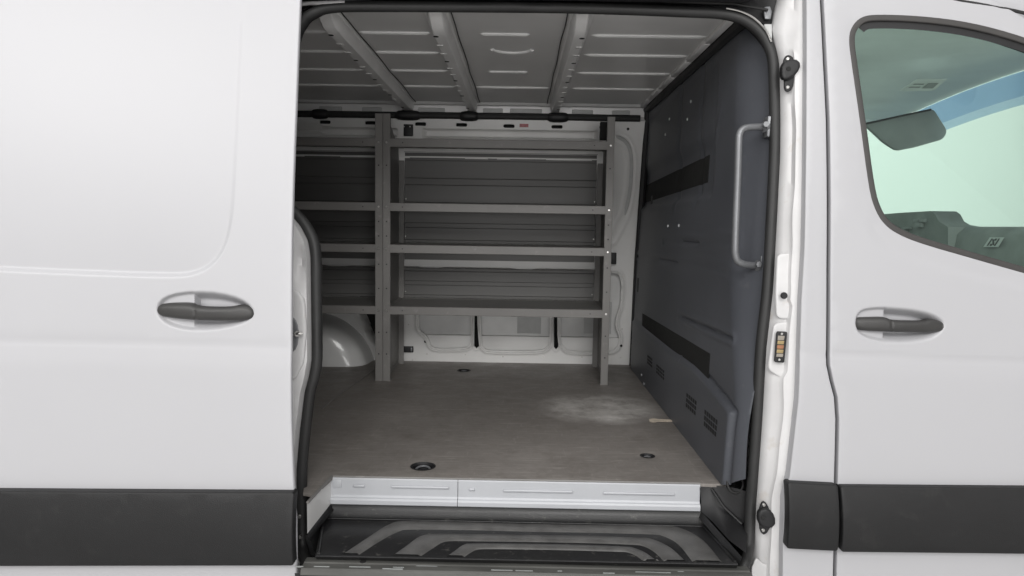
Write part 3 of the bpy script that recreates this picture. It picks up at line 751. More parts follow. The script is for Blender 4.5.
# right side of step: black moulded corner and trim
mb = MB()
mb.grid([[PY(699, 483.5, RY-.002), PY(716, 485.5, RY-.004), PY(733, 487.5, RY-.03), PY(749, 492, .12)],
         [PY(701, 497, RY-.014), PY(716, 505, .17), PY(735, 515, .12), PY(747, 527, .115)],
         [BR, BR.lerp(RW0, .3)+Vector((0, 0, .006)), BR.lerp(RW0, .7)+Vector((0, 0, .006)), RW0+Vector((.01, 0, .01))]])
mb.tube([PY(712, 489, RY-.006), PY(724, 507, .13), PY(742, 524, .09)], .004, 6)
mb.disc(PY(718, 516, .15), (-.6, -.6, .4), .008, .004, 12, .001); mb.disc(PY(727, 494, .16), (-.6, -.6, .4), .005, .004, 12, .001)
mb.build('step_corner_trim', M_black, van, ang=60)
mb = MB(); c = PZ(735, 484, FZ+.01); mb.tube([c+Vector((.022*math.cos(a*math.pi/12), 0.01*math.sin(a*math.pi/12), .026*math.sin(a*math.pi/12)+.004)) for a in range(24)], .0035, 8, closed=True); mb.build('cable_loop', M_wire, van)

# ------------------------------------------------------------------ far side wall
def wally(z): return WY-.13*sst(1.25, 2.05, z)
def PW(px, py):
    Y = WY
    for _ in range(8):
        p = PY(px, py, Y); Y = float(wally(p.z))
    return p
w = lambda pts: [(lambda p: (p.x, p.z))(PW(*q)) for q in pts]
zr = lambda p: zoom(390, 230, 3.388, p); z4 = lambda p: zoom(400, 290, 8, p)
R1 = smoothloop(w([(418.8, 262), (418.8, 300)]+z4([(150, 195), (152, 305), (170, 335), (212, 365), (232, 400), (242, 440), (280, 468), (400, 468), (528, 464), (560, 438), (566, 400), (566, 195)])+[(470.8, 262)]), 1)
R2 = smoothloop(w([(480, 262), (480.3, 314)]+z4([(655, 430), (668, 462), (705, 484)])+[(515, 351)]+zr([(515, 408), (536, 395), (541, 370), (541, 290)])+[(549.5, 262)]), 1)
R3 = smoothloop(w([(561, 273)]+zr([(578, 290), (578, 375), (588, 398), (612, 412), (750, 412), (772, 395), (778, 365), (764, 330), (764, 300), (782, 250), (784, 190), (780, 160), (766, 143)])), 1)
R0 = smoothloop(w([(350, 262), (353, 300), (362, 318), (367, 334), (372, 343), (380, 348), (394, 346), (396, 262)]), 1)
slots = [w([(474, 300), (474, 346), (476.5, 348.5), (479, 346), (479, 300)]), w([(554, 300), (554, 347), (556, 349.5), (558.3, 347), (558.3, 300)])]
Rlist = [R1, R2, R3]
arch = w([(606, 135), (616, 136), (625, 141), (630, 150), (631.5, 165), (630, 190), (625, 215), (612, 240)])
aP = np.array(catmull([Vector((p[0], p[1], 0)) for p in arch[1:-1]], 5))[:, :2]
aT = np.gradient(aP, axis=0); aT /= np.linalg.norm(aT, axis=1)[:, None]; aN = np.stack([aT[:, 1], -aT[:, 0]], 1)
aw = .0095*np.minimum(1, np.minimum(np.arange(len(aP))+1, np.arange(len(aP))[::-1]+1)/3)[:, None]
archL = [tuple(p) for p in aP+aN*aw]+[tuple(p) for p in (aP-aN*aw)[::-1]]
colline = w([(641, 124), (634.5, 200), (632, 300), (629, 360)])
zsub = w([(500, 336.5)])[0][1]
raily = w([(500, 131)])[0][1]; ridge = w([(500, 138.5)])[0][1]
rz1, rz0 = w([(500, 130.0)])[0][1], w([(500, 136.6)])[0][1]
rx0, rx1 = w([(421, 134)])[0][0], w([(598, 134)])[0][0]
def disp_w(u, v):
    u = np.asarray(u, float); v = np.asarray(v, float); y = np.zeros(len(u))
    for Rp in Rlist:
        s = sdf(u, v, Rp)
        y += -.008*np.exp(-((s-.014)/.0055)**2)+.004*np.exp(-((s-.004)/.003)**2)
    s = sdf(u, v, R0); y += .10*sst(0, .02, -s)-.007*np.exp(-((s-.012)/.006)**2)
    for sl in slots:
        s = sdf(u, v, sl); y += -.004*np.exp(-((s-.008)/.004)**2)
    y += -.004*np.exp(-((ldist(u, v, arch)-.022)/.006)**2)
    band_ = sst(rz1+.002, rz1-.003, v)*sst(rz0-.006, rz0+.002, v)
    y += .030*band_*np.where(u < rx0-.12, 1, sst(rx0, rx0+.03, u)*sst(rx1, rx1-.02, u))
    y -= .010*np.exp(-((v-rz0+.010)/.006)**2)*np.where(u < rx0-.12, .5, sst(rx0, rx0+.05, u)*sst(rx1, rx1-.03, u))
    return y
def wfn(o=0.0): return lambda u, v: (np.asarray(u, float), wally(v)+disp_w(u, v)+o, np.asarray(v, float))
ztop = w([(500, 118.5)])[0][1]
slot_px = [(325, 122), (370.5, 122.8), (420.5, 124), (461.5, 124.8), (509, 126), (557, 126.8), (605, 127.3)]
sl_h = [rpoly(w([(x-5.6, y-1.9), (x+5.6, y-1.7), (x+5.6, y+1.9), (x-5.6, y+1.7)]), .008) for x, y in slot_px]
cz1 = w([(500, 258)])[0][1]
fwall = panel('far_side_wall', [[(-2.44, FZ-.02), (.74, FZ-.02), (.74, ztop), (-2.44, ztop)]]+sl_h+[R1, R2, R3, archL]+slots, wfn(), .04, M_wall, van, spl=.012,
      fine=[(-.66, .70, FZ, cz1, .0095), (-.66, .66, FZ, w([(500, 308)])[0][1], .0052), (.40, .70, cz1, ztop, .009), (-1.0, .42, w([(500, 146)])[0][1], ztop, .009), (-.95, .42, w([(500, 141)])[0][1], w([(500, 128.5)])[0][1], .0055), (-1.15, -.62, FZ, 1.2, .014)], lip=.012, ang=60)
mb = MB(); mb.grid([[Vector((x, wally(z)+.075, z)) for z in (FZ, 1.2, 1.5, 1.8, ztop+.02)] for x in (-2.44, .74)]); mb.build('wall_cavity', M_dark, van)
for (xa_, xb_) in ((w([(416, 330)])[0][0], w([(474, 330)])[0][0]), (w([(479.5, 330)])[0][0], w([(553.5, 330)])[0][0]), (w([(559, 330)])[0][0], w([(624, 330)])[0][0])):
    mb = MB(); mb.grid([[Vector((x, WY+.046, z)) for z in (FZ+.02, 1.32)] for x in (xa_, xb_)])
    mb.build('outer_skin_inside', M_skin, fwall)
    mb = MB(); mb.box(xa_+.01, xb_-.01, WY+.020, WY+.045, FZ+.03, zsub, .004); mb.build('lower_ledge', M_wall, fwall)
mb = MB(); mb.grid([[Vector((x, wally(z)+.016, z)) for z in np.linspace(1.30, 1.86, 9)] for x in (.47, .60)]); mb.build('strap_channel', M_grey, fwall)  # darker grey backing; the groove's shade is put into its colour
for Rp in (R1, R2, R3):
    A_ = np.array(Rp if area(Rp) > 0 else Rp[::-1]); t_ = np.roll(A_, -1, 0)-np.roll(A_, 1, 0); t_ /= np.linalg.norm(t_, axis=1)[:, None]+1e-9
    B_ = A_+np.stack([t_[:, 1], -t_[:, 0]], 1)*.0135
    mb = MB(); mb.tube([Vector((p[0], float(wally(p[1]))-.004, p[1])) for p in B_], .0042, 8, closed=True); mb.build('pressed_bead', M_wall, fwall)
# small holes, bracket, marks on the wall
def wdisc(px, py, r_, m, nm, h=.0015, par=None):
    p = PW(px, py); p.y = float((wally(p.z)+disp_w(np.array([p.x]), np.array([p.z])))[0])
    mb = MB(); mb.disc(p+Vector((0, .0005, 0)), (0, -1, 0), r_, h, 12); return mb.build(nm, m, par or fwall)
for q in ((425.5, 341.5), (621, 345.5), (628, 129)): wdisc(*q, .007, M_dark, 'wall_hole')
for q in ((427, 353.8), (465.5, 354.5), (503, 356.5), (543, 356.7), (582, 357), (408.5, 324.5), (412.5, 360), (622, 329), (620.5, 357.5), (622, 300), (450, 263)): wdisc(*q, .0042, M_steel, 'rivet_dot', .003)
def wbox(px0, py0, px1, py1, d0, d1, m, nm, bev=.002, par=None):
    a, b_ = PW(px0, py0), PW(px1, py1); y = min(a.y, b_.y)
    mb = MB(); mb.box(a.x, b_.x, y+d0, y+d1, b_.z, a.z, bev); return mb.build(nm, m, par or fwall)
wbox(402, 346, 413.5, 352, -.016, .004, M_black, 'wall_bracket'); wbox(411, 347, 412.6, 351, -.019, -.010, M_tube, 'bracket_tab')
wbox(611, 252.5, 615.5, 264, -.03, .004, M_black, 'wall_bracket')
wbox(404, 124.5, 413.5, 136.5, -.012, .004, M_black, 'mounting_plate', .001)
for q in ((403.5, 127), (409.5, 127), (403.5, 133.5), (409.5, 133.5)): wdisc(q[0]+1, q[1], .003, M_steel, 'rivet_dot', .018)
p = PW(524, 125.5); mb = MB(); mb.box(p.x-.022, p.x+.022, p.y-.0015, p.y+.002, p.z-.008, p.z+.008); mb.build('red_sticker', M_red, fwall)
# slightly darker grey rectangles in the right part of two recesses
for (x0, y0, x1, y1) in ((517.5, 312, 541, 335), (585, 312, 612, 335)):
    a, b_ = PW(x0, y0), PW(x1, y1); mb = MB(); mb.box(a.x, b_.x, WY+.0405, WY+.0455, b_.z, a.z+.05, .001); mb.build('grey_panel', M_grey, fwall)
# upper waist rail seen in the gap above the shelf back panel
mb = MB(); A0 = PY(330, 262, 1.845); 
zt0, zb0_ = PY(500, 259.6, 1.845).z, PY(500, 268.4, 1.845).z
prof_x = np.linspace(-1.9, .42, 90)
mb.grid([[Vector((x, 1.845, zt0+.02)) for x in prof_x], [Vector((x, 1.838, zb0_+.004-.014*max(0, math.sin(x*13+1.2))**6)) for x in prof_x], [Vector((x, 1.86, zb0_-.004-.014*max(0, math.sin(x*13+1.2))**6)) for x in prof_x]])
mb.build('waist_rail', M_wall, van, ang=50)

# wheel housing at the left rear of the hold
mb = MB(); cxw, czw, rw = -1.08, .60, .325
rows = []
for k in range(33):
    a = math.pi*k/32; row = []
    for (y, rr) in ((1.90, rw+.012), (1.85, rw), (1.78, rw-.006), (1.735, rw-.022), (1.708, rw-.055), (1.696, rw-.10), (1.692, rw-.17), (1.69, .01)):
        row.append(Vector((cxw+rr*math.cos(a)*1.0, y, max(FZ-.03, czw+rr*math.sin(a)))))
    rows.append(row)
mb.grid(rows); mb.build('wheel_housing', mat('arch_paint', (.66, .66, .65), rough=.24, var=.08, vscale=6, coat=.4), van, ang=70)

# ------------------------------------------------------------------ ceiling
M_bead_hilite = mat('bead_highlight_grey', (.86, .86, .85), rough=.25, var=.1, vscale=6)  # paler than the ceiling sheet; bead highlights are put into the colour
CZ = 2.0
ceil_end = PZ(500, 104.5, CZ).y
cfl = MB()
cfl.grid([[Vector((x, y, CZ)) for y in (.22, .5, 1.0, 1.4, ceil_end+.01)] for x in (-2.44, -1, 0, .68)])
cl = cfl.build('ceiling', M_ceil, van)
xb = lambda px, py, z=CZ: PZ(px, py, z).x
BD = .042
bows = []
for (a, b_, wd) in (((326, 15), (398, 106), .048), ((432, 15), (469, 106), .046), ((583, 15), (559, 106), .044)):
    pa, pb = PZ(*a, CZ-BD), PZ(*b_, CZ-BD); bows.append(((pa.x+pb.x)/2, wd))
bows += [(bows[0][0]-.62, .058), (bows[0][0]-1.24, .058)]
beadY = [PZ(400, 32.5, CZ).y, PZ(400, 52, CZ).y, PZ(400, 70, CZ).y, PZ(400, 85.6, CZ).y]
edges_x = sorted([b_[0] for b_ in bows])
segs = [(-2.4, edges_x[0]-.06)] + [(edges_x[i]+.040, edges_x[i+1]-.042) for i in range(len(edges_x)-1)] + [(edges_x[-1]+.045, .56)]
for si, (x0, x1) in enumerate(segs):
    mid = abs((x0+x1)/2) < .2 and si == len(segs)-2
    for k, y in enumerate(beadY):
        a, b_ = x0, x1
        if mid:
            if k == 1: continue
            if k in (0, 2): a, b_ = x0+.07, x1-.10
        if si == len(segs)-1: b_ = .58-.0*k
        mb = MB(); n = 14
        mb.tube([Vector((a+(b_-a)*t/n, y, CZ+.004)) for t in range(n+1)], [.004]+[.0105]*(n-1)+[.004], 8)
        mb.build('pressed_bead', M_bead_hilite, cl)
mb = MB(); c = PZ(512, 47, CZ); mb.tube([Vector((c.x+.075*math.cos(a), c.y+.075*math.sin(a)*1.0, CZ+.002)) for a in np.linspace(math.pi*.14, math.pi*.86, 16)], .0085, 8); mb.build('pressed_bead', M_bead_hilite, cl)
M_bow = mat('roof_bow_grey', (.80, .795, .785), rough=.32, var=.1, vscale=6)
for i, (x, wd) in enumerate(bows):
    mb = MB(); h = wd/2; y1 = ceil_end-.02
    pr = [(-h-.013, 0-.002), (-h-.011, -.004), (-h-.004, -.005), (-h+.003, -BD+.005), (-h+.007, -BD), (h-.007, -BD), (h-.003, -BD+.005), (h+.004, -.005), (h+.011, -.004), (h+.013, -.002)]
    rows = []
    for y in np.linspace(.235, y1, 24):
        k = .01*sst(y1-.12, y1, y)
        tp = .10+.90*sst(.20, .33, y)
        rows.append([Vector((x+a*(1+3*k), y, CZ+b_*tp)) for a, b_ in pr])
    mb.grid(rows); bo = mb.build('roof_bow', M_bow, cl, ang=30)
    if i < 3:
        side = -1 if i != 1 else -1
        for q in range(13):
            y = .37+q*.106
            mb = MB()
            px_ = x+(-.013 if i < 2 else .010)
            if q % 3 == 0: mb.disc((px_, y, CZ-BD+.001), (0, 0, -1), .008, .0016, 12)
            else: mb.box(px_-.010, px_+.010, y-.008, y+.008, CZ-BD-.0012, CZ-BD+.001, .0005)
            mb.build('bow_hole', M_dark if q % 3 == 0 else M_ceil, bo)
        # wire clipped beside the bow
        wx = x+(wd/2+.020)*(1 if i < 2 else -1)
        mb = MB(); mb.tube(catmull([Vector((wx+.0015*math.sin(k*2.1), .2+k*(y1-.26)/9, CZ-.006-.002*math.sin(k*1.7))) for k in range(10)], 4), .0019, 6); mb.build('wire', M_wire, bo)
# cantrail: pale rail with openings between ceiling and wall
cant = MB()
p_a, p_b = PY(500, 101.5, ceil_end+.0), PY(500, 119, wally(ztop)-.0)
e0 = ceil_end
cant.grid([[Vector((x, y, z)) for x in (-2.44, .70)] for y, z in ((e0-.07, CZ-.001), (e0-.055, CZ-.012), (e0-.035, CZ-.012), (e0-.012, CZ-.004), (e0, CZ-.008), (e0+.004, CZ-.05), (wally(ztop)-.004, ztop-.004))])
can = cant.build('cantrail', M_bow, van, ang=25)
for (x0, x1, y) in ((319, 342, 109), (362, 382, 109.6), (418, 445, 110.3), (483, 503, 111), (510, 542, 111.3), (572, 593, 112.3), (612, 630, 113)):
    a, b_ = PY(x0, y-2.2, e0), PY(x1, y+2.2, e0)
    mb = MB(); mb.box(a.x, b_.x, e0-.004, e0+.012, (a.z+b_.z)/2-.013, (a.z+b_.z)/2+.013, .005); mb.build('rail_opening', M_grey, can)
# black cable conduit
hp = [PY(x, y, e0-.03) for x, y in ((250, 112.5), (300, 113.8), (390, 115), (407, 115.2), (430, 115.3), (468, 115.8), (500, 116.2), (557, 117), (600, 117.8), (640, 118.5))]
mb = MB(); mb.tube(catmull([Vector((-2.4, hp[0].y, hp[0].z))]+hp, 6), .0165, 10); con = mb.build('cable_conduit', M_wire, van)
for (px_, hw) in ((408, .06), (469, .045), (558, .05), (320, .04)):
    y = np.interp(px_, [300, 640], [113.8, 118.5]); c = PY(px_, y, e0-.032)
    mb = MB(); mb.tube([c+Vector((t*hw, 0, 0)) for t in (-1, -.8, -.4, 0, .4, .8, 1)], [.016, .022, .0245, .0245, .0245, .022, .016], 12); mb.build('conduit_clip', M_black, con)

# ------------------------------------------------------------------ partition between hold and cab
XU = .615
def xu(z): return .597 + .029*np.clip((np.asarray(z, float)-.7)/1.3, 0, 1)
q = lambda pts, X=XU: [(lambda p: (p.y, p.z))(PX(a, b_, X)) for a, b_ in pts]
bul = q([(630, 400), (632, 318), (643, 329), (668, 349), (690, 365), (703, 378), (716, 394), (724, 404), (729, 412)], .586)
bul = bul + [(bul[-1][0]+.012, FZ-.05), (WY+.1, FZ-.05)]
bul2 = q([(735, 425), (742, 436), (750, 449), (752, 470)], .60)
bul2 = [(bul[-3][0]+.05, bul2[0][1]+.03)]+bul2+[(bul2[-1][0], FZ-.05), (bul[-3][0]+.05, FZ-.05)]
rcs = rpoly(q([(640, 208), (641, 128), (690, 72), (716, 58), (712, 196)]), .05)
shl = q([(638, 255.5), (720, 269), (738, 275)]); shl2 = q([(664, 242), (735, 242.5)]); shl3 = q([(682, 316), (735, 339)])
vshl = q([(720, 107), (716, 130), (711, 160), (708, 184)])
def disp_p(u, v):
    u = np.asarray(u, float); v = np.asarray(v, float)
    x = xu(v)
    s = sdf(u, v, bul); x -= .015*sst(-.004, .010, -s)-.007*np.exp(-((s-.006)/.006)**2)
    s = sdf(u, v, bul2); x -= .0*s
    us = u-skin(v); x += (.046+.032*sst(.85, 1.38, v))*(1-sst(.03, .12+.13*sst(.80, 1.3, v), us))
    s = sdf(u, v, rcs); x += .016*sst(-.006, .012, -s)*sst(1.72, 1.66, v)+.004*sst(-.006, .012, -s)
    for l in (shl, shl2, shl3): x += .008*np.exp(-(ldist(u, v, l)/.006)**2)-.004*np.exp(-((ldist(u, v, l)-.014)/.007)**2)
    x -= .004*np.exp(-(ldist(u, v, vshl)/.012)**2)
    # shallow vertical swages
    x += .006*np.exp(-((u-1.05)/.02)**2)*sst(1.45, 1.5, v) + .006*np.exp(-((u-.72)/.02)**2)*sst(1.45, 1.5, v)
    return x
part = panel('partition', [[(.074, FZ+.05), (RY-.04, FZ+.012), (RY, FZ-.004), (WY-.0, FZ-.004), (WY-.0, 1.3), (WY-.06, 1.7), (ceil_end+.02, CZ), (.215, CZ), (.17, 1.75), (.124, 1.45), (.084, 1.1)]], lambda u, v: (disp_p(u, v), np.asarray(u, float), np.asarray(v, float)), .016, M_part, van, ang=70, fine=[(.07, .75, FZ-.01, 1.15, .0075)])
def on_part(px, py):
    X = XU
    for _ in range(6):
        p = PX(px, py, X); X = float(disp_p(np.array([p.y]), np.array([p.z]))[0])
    return p
def part_patch(px, h, m, nm, r=.001, par=None, base=None):
    base = base or (lambda u, v: xu(v))
    l = []
    for c in px:
        X = .61
        for _ in range(5): p_ = PX(*c, X); X = float(np.ravel(base(np.array([p_.y]), np.array([p_.z])))[0])-h
        l.append((p_.y, p_.z))
    return panel(nm, [l], lambda u, v: (base(u, v)-h, np.asarray(u, float), np.asarray(v, float)), .012, m, par or part, r=r, lip=h, dvec=(1, 0, 0))
part_patch([(641, 186), (709.5, 155), (707.5, 182), (641, 202.5)], .0015, M_pad, 'felt_strip', base=disp_p)
part_patch([(642.3, 313.5), (709.7, 354), (708, 379), (642, 330)], .0015, M_pad, 'felt_strip')
# vent grilles low on the partition: three rows of upright slots
for (quad, cols) in ((((647.5, 354.5), (652.5, 358.5), (652.5, 368.5), (647.5, 363.5)), 4), (((656.5, 363.5), (664.5, 370.5), (664.5, 381), (656.5, 373)), 5), (((686.5, 392), (697, 401), (696, 416.5), (686, 407)), 5), (((704.5, 408.5), (718, 420), (716.5, 438), (704, 426)), 6)):
    P3 = [PX(*c, .585) for c in quad]
    mb = MB()
    for r_ in range(3):
        for c_ in range(cols):
            u_, v_ = (c_+.5)/cols, (r_+.5)/3
            p = (P3[0].lerp(P3[1], u_)).lerp(P3[3].lerp(P3[2], u_), v_)
            wy = abs(P3[1].y-P3[0].y)/cols*.32; hz = abs(P3[3].z-P3[0].z)/3*.34
            x = float(disp_p(np.array([p.y]), np.array([p.z]))[0])
            mb.box(x-.0012, x+.004, p.y-wy, p.y+wy, p.z-hz, p.z+hz)
    mb.build('vent_grille', M_dark, part)
for c_ in ((668, 226), (679, 225.6), (669.5, 119), (687.5, 119.3), (665.5, 134.5), (691, 101.5)):
    p = on_part(*c_); mb = MB(); mb.disc(p+Vector((.001, 0, 0)), (-1, 0, 0), .006, .0035, 12, .001); mb.build('rivet_dot', M_label, part)  # small plain white dots on the partition
for c_ in ((641.5, 375), (644, 384)):
    p = on_part(*c_); mb = MB(); mb.disc(p+Vector((.001, 0, 0)), (-1, 0, 0), .009, .006, 12, .002); mb.build('bolt', M_tube, part)
for c_ in ((638.5, 243), (638, 285), (652, 203)):
    p = on_part(*c_); mb = MB(); mb.box(p.x-.003, p.x+.002, p.y-.015, p.y+.015, p.z-.035, p.z+.035, .001); mb.build('edge_clip', M_black, part)
# rubber along ceiling and wall edges of the partition, with its pale rail
mb = MB(); mb.tube([Vector((XU+.006, y, CZ-.016)) for y in (.25, .6, 1.2, ceil_end)], .018, 8)
mb.tube([Vector((.625, ceil_end-.01, CZ-.03)), Vector((.622, WY-.10, 1.78)), Vector((.618, WY-.06, 1.5)), Vector((.614, WY-.012, 1.2)), Vector((.606, WY-.012, FZ))], .017, 8)
mb.build('partition_seal', M_black, part)
mb = MB()
for k in range(6):
    a, b_ = .29+k*.25, .29+k*.25+.24
    mb.box(XU-.036, XU-.012, a, min(b_, ceil_end-.03), CZ-.012, CZ+.002, .003)
mb.build('partition_top_rail', M_bow, part)
# grab handle
G = lambda px, py, Y: PY(px, py, Y)
path = [G(768, 126.5, .17), G(757, 127.0, .150), G(748, 127.5, .140), G(742.5, 129.5, .135), G(739.7, 134, .132), G(738.8, 142, .13), G(737.6, 180, .13), G(736, 220, .13), G(735.2, 245, .13), G(735.4, 254, .132), G(737.5, 260.5, .135), G(743, 264, .140), G(750, 265.2, .150), G(760, 266, .17)]
mb = MB(); mb.tube(catmull(path, 6), .0095, 14); gh = mb.build('grab_handle', M_tube, part)
for (a, b_) in ((764, 126.8), (757, 265.6)):
    mb = MB(); c = G(a, b_, .15); mb.disc(c, (.9, .3, 0), .015, .05, 16, .003); mb.box(c.x+.006, c.x+.03, c.y-.01, c.y+.03, c.z-.028, c.z+.028, .004); mb.build('handle_foot', M_tube, gh)
    mb = MB(); mb.disc(c+Vector((-.0, -.012, .004)), (0, -1, .1), .008, .006, 6); mb.build('bolt', M_tube, gh)

# ------------------------------------------------------------------ shelving
SF = PZ(604, 385, FZ).y
SXL = PY(382.8, 250, SF).x; SXR = PY(611.5, 250, SF).x
WDT = SXR-SXL
shelf_z = [PY(500, y, SF).z for y in (139.8, 204.4, 246.3, 308.2)]
LIP = .0375; ZT = PY(385, 113.5, SF).z; SB = 1.80
SO_ = Vector(((SXL+SXR)/2, (SF+SB)/2, FZ))
GRP = 'shelving units along the far wall'
unit = empty('shelving_unit', SO_, 'grey steel shelving unit with four shelves, the full one beside the partition', 'shelving', GRP)
TH = .0022
def upright(x, sgn):
    mb = MB()
    zs = FZ+.0
    y1t = SB
    # sheet side with front flange and rear flange
    mb.box(x-.0015 if sgn > 0 else x-.0015, x+.0015, SF, SB, zs, 1.815, 0)
    mb.box(x-.0015, x+.0015, SF, SF+.10, 1.815, ZT, 0)
    mb.prism([Vector((x-.0015, SF+.10, ZT)), Vector((x-.0015, SF+.30, 1.815)), Vector((x-.0015, SF+.10, 1.815))], (.003, 0, 0))
    a, b_ = (x, x+.031) if sgn > 0 else (x-.031, x)
    mb.box(a, b_, SF-.0022, SF, zs, ZT, .0008, 1)
    c_ = b_ if sgn > 0 else a
    mb.box(c_-.001, c_+.001, SF, SF+.012, zs, ZT, 0)
    a2, b2 = (x, x+.028) if sgn > 0 else (x-.028, x)
    mb.box(a2, b2, SB-.002, SB, zs, 1.815, 0)
    mb.box(x-.004 if sgn < 0 else x, x+.004 if sgn > 0 else x, SF+.02, SB-.02, zs, zs+.02, 0)
    o = mb.build('upright', M_shelf, unit, SO_)
    xc = (a+b_)/2
    for z in shelf_z:
        mb = MB(); mb.disc((xc, SF-.0022, z-LIP*.5), (0, -1, 0), .0048, .004, 8, .001); mb.build('bolt', M_steel, o, SO_)
    for z in [shelf_z[k]-d for k, d in ((0, .12), (1, .085), (1, .15), (2, .09), (2, .2), (3, .12), (3, .22))]:
        mb = MB(); mb.disc((xc, SF-.0022, z), (0, -1, 0), .0034, .0006, 8); mb.build('bolt_hole', M_dark, o, SO_)
    mb = MB(); mb.box(a-.004, b_+.004, SF-.004, SF+.05, FZ, FZ+.004, .001); mb.build('foot', M_shelf, o, SO_)
    return o
upright(SXL+.0016, 1); upright(SXR-.0016, -1)
i0, i1 = SXL+.0045, SXR-.0045
BY = 1.788
for k, z in enumerate(shelf_z):
    mb = MB()
    a, b_ = i0+.026, i1-.026
    pr = [(SF+.014, z-LIP+.001), (SF+.013, z-LIP), (SF+.001, z-LIP), (SF-.0005, z-LIP+.0015), (SF-.0005, z-.002), (SF+.0015, z), (SF+.03, z), (SF+.034, z-.003), (SF+.05, z-.003), (SB-.03, z-.003), (SB-.026, z), (SB-.014, z), (SB-.012, z-.002), (SB-.012, z-.02)]
    mb.grid([[Vector((x, y, zz_)) for y, zz_ in pr] for x in (a, b_)])
    for x0, x1 in ((i0, a), (b_, i1)):
        mb.box(x0, x1, SF+.003, SB-.01, z-.003, z-.001, 0)
    so_ = mb.build('shelf', M_shelf, unit, SO_, ang=25)
    if k in (0, 2):  # dark strips behind two shelves; the lower one added in place of shade
        mb = MB(); mb.box(a+.004, b_-.004, SB-.011, SB-.0085, PY(500, (157.5, 0, 260.8)[k], SB).z, z-.003); mb.build('dark_rear_strip', M_back, so_, SO_)
    for fx in (.06, .94):
        mb = MB(); mb.disc((a+(b_-a)*fx, SF-.0006, z-LIP*.5), (0, -1, 0), .0026, .0006, 8); mb.build('bolt_hole', M_dark, so_, SO_)
# back panels: folded sheets standing on each shelf
tops = {1: PY(500, 158.8, BY).z, 2: shelf_z[1]-.012, 3: PY(500, 269.5, BY).z}
for k in (1, 2, 3):
    z0_, z1_ = shelf_z[k]+.002, tops[k]; h = z1_-z0_
    mb = MB()
    pr = [(BY, z0_), (BY, z0_+.012), (BY-.004, z0_+.016), (BY-.004, z0_+h*.42), (BY+.001, z0_+h*.44), (BY+.001, z0_+h*.56), (BY-.004, z0_+h*.58), (BY-.004, z1_-.016), (BY-.001, z1_-.012), (BY-.001, z1_), (BY+.010, z1_+.001)]
    mb.grid([[Vector((x, y, zz_)) for y, zz_ in pr] for x in (i0+.03, i1-.03)])
    bo = mb.build('back_panel', M_back, unit, SO_, ang=20)
    if k == 1:
        mb = MB()
        for (xa, xb_) in ((465, 488), (497, 510), (546, 592), (400, 410)):
            p0, p1 = PY(xa, 158, BY), PY(xb_, 159, BY); mb.box(p0.x, p1.x, BY-.003, BY+.002, z1_-.003, z1_+.004, .001)
        mb.build('pale_edge', M_wall, bo, SO_)
    for xx_ in (i0+.036, i1-.036):
        mb = MB(); mb.disc((xx_, BY-.004, z0_+.03), (0, -1, 0), .004, .003, 8, .001); mb.build('bolt', M_steel, bo, SO_)
# second unit: a copy one width to the left
def kids(o): return [c for c in COL.objects if c.parent == o]
def copy_tree(o, parent=None):
    c = o.copy(); COL.objects.link(c)
    if parent is not None: c.parent = parent
    for ch_ in kids(o): copy_tree(ch_, c)
    return c
u2 = copy_tree(unit); u2.location = SO_+Vector((-WDT-.001, 0, 0))
u2['label'] = 'grey steel shelving unit half hidden by the open sliding door, above the wheel arch'
unit['label'] = 'grey steel shelving unit with four wide shelves fully in view beside the dark partition'
# angled brackets tying the right unit to the wall rail
mb = MB(); a = PY(606, 122, SF+.06); mb.prism([Vector((SXR-.006, SF+.02, a.z+.01)), Vector((SXR-.006, SF+.16, a.z-.10)), Vector((SXR-.006, SF+.02, a.z-.10))], (-.004, 0, 0))
mb.box(SXR-.05, SXR-.006, SF+.12, SF+.16, a.z-.07, a.z+.01, .002)
mb.build('wall_brace', M_dark, unit, SO_)

# ------------------------------------------------------------------ cab interior
cab = MB()
hz = lambda y: 1.965+.055*(1-((y-.95)/.75)**2)
ws = lambda y, t: Vector((1.86+.03*(1-((y-.95)/.8)**2)+t*1.0, y, hz(y)-.004-t*.78))
cab.grid([[Vector((x, y, hz(y)-.004*max(0, x-1.0))) for y in np.linspace(.17, 1.64, 16)] for x in (.70, 1.0, 1.3, 1.6)]+[[ws(y, 0) for y in np.linspace(.17, 1.64, 16)]])
cab.grid([[Vector((x, 1.64, hz(1.64))), Vector((x, 1.70, hz(1.64)-.03))] for x in (.70, 1.3, 1.86)])
hd_ = cab.build('headliner', M_head, van, ang=60)
# windscreen
ysz = np.linspace(.14, 1.79, 14)
mb = MB(); mb.grid([[ws(y, t) for y in ysz] for t in (0, .12, .3, .6, 1.0)]); mb.build('windscreen', M_glass, van, ang=60)
mb = MB(); mb.grid([[ws(y, t)+Vector((-.004, 0, -.004)) for y in ysz] for t in (0, .05, .12)]); mb.build('sun_band', M_blue, van, ang=60)
mb = MB(); mb.grid([[ws(y, t)+Vector((-.008, 0, -.008)) for y in ysz] for t in (0, .05, .085)]); mb.build('sun_band', M_blue2, van, ang=60)
# far door: lower panel, upper frame and pane
mb = MB(); mb.grid([[Vector((x, 1.80, z)) for z in (.44, 1.30)] for x in (.70, 1.5, 2.6)]); mb.build('far_door', M_dash, van)
mb = MB(); mb.box(.70, 1.9, 1.72, 1.80, hz(1.64)-.045, hz(1.64)+.02, .008); mb.build('far_door_frame', M_head, van)
mb = MB(); mb.face([Vector(p) for p in ((.70, 1.79, 1.28), ws(1.79, .855), ws(1.79, 0), (.70, 1.79, 1.95))]); mb.build('far_window_pane', M_glass, van)
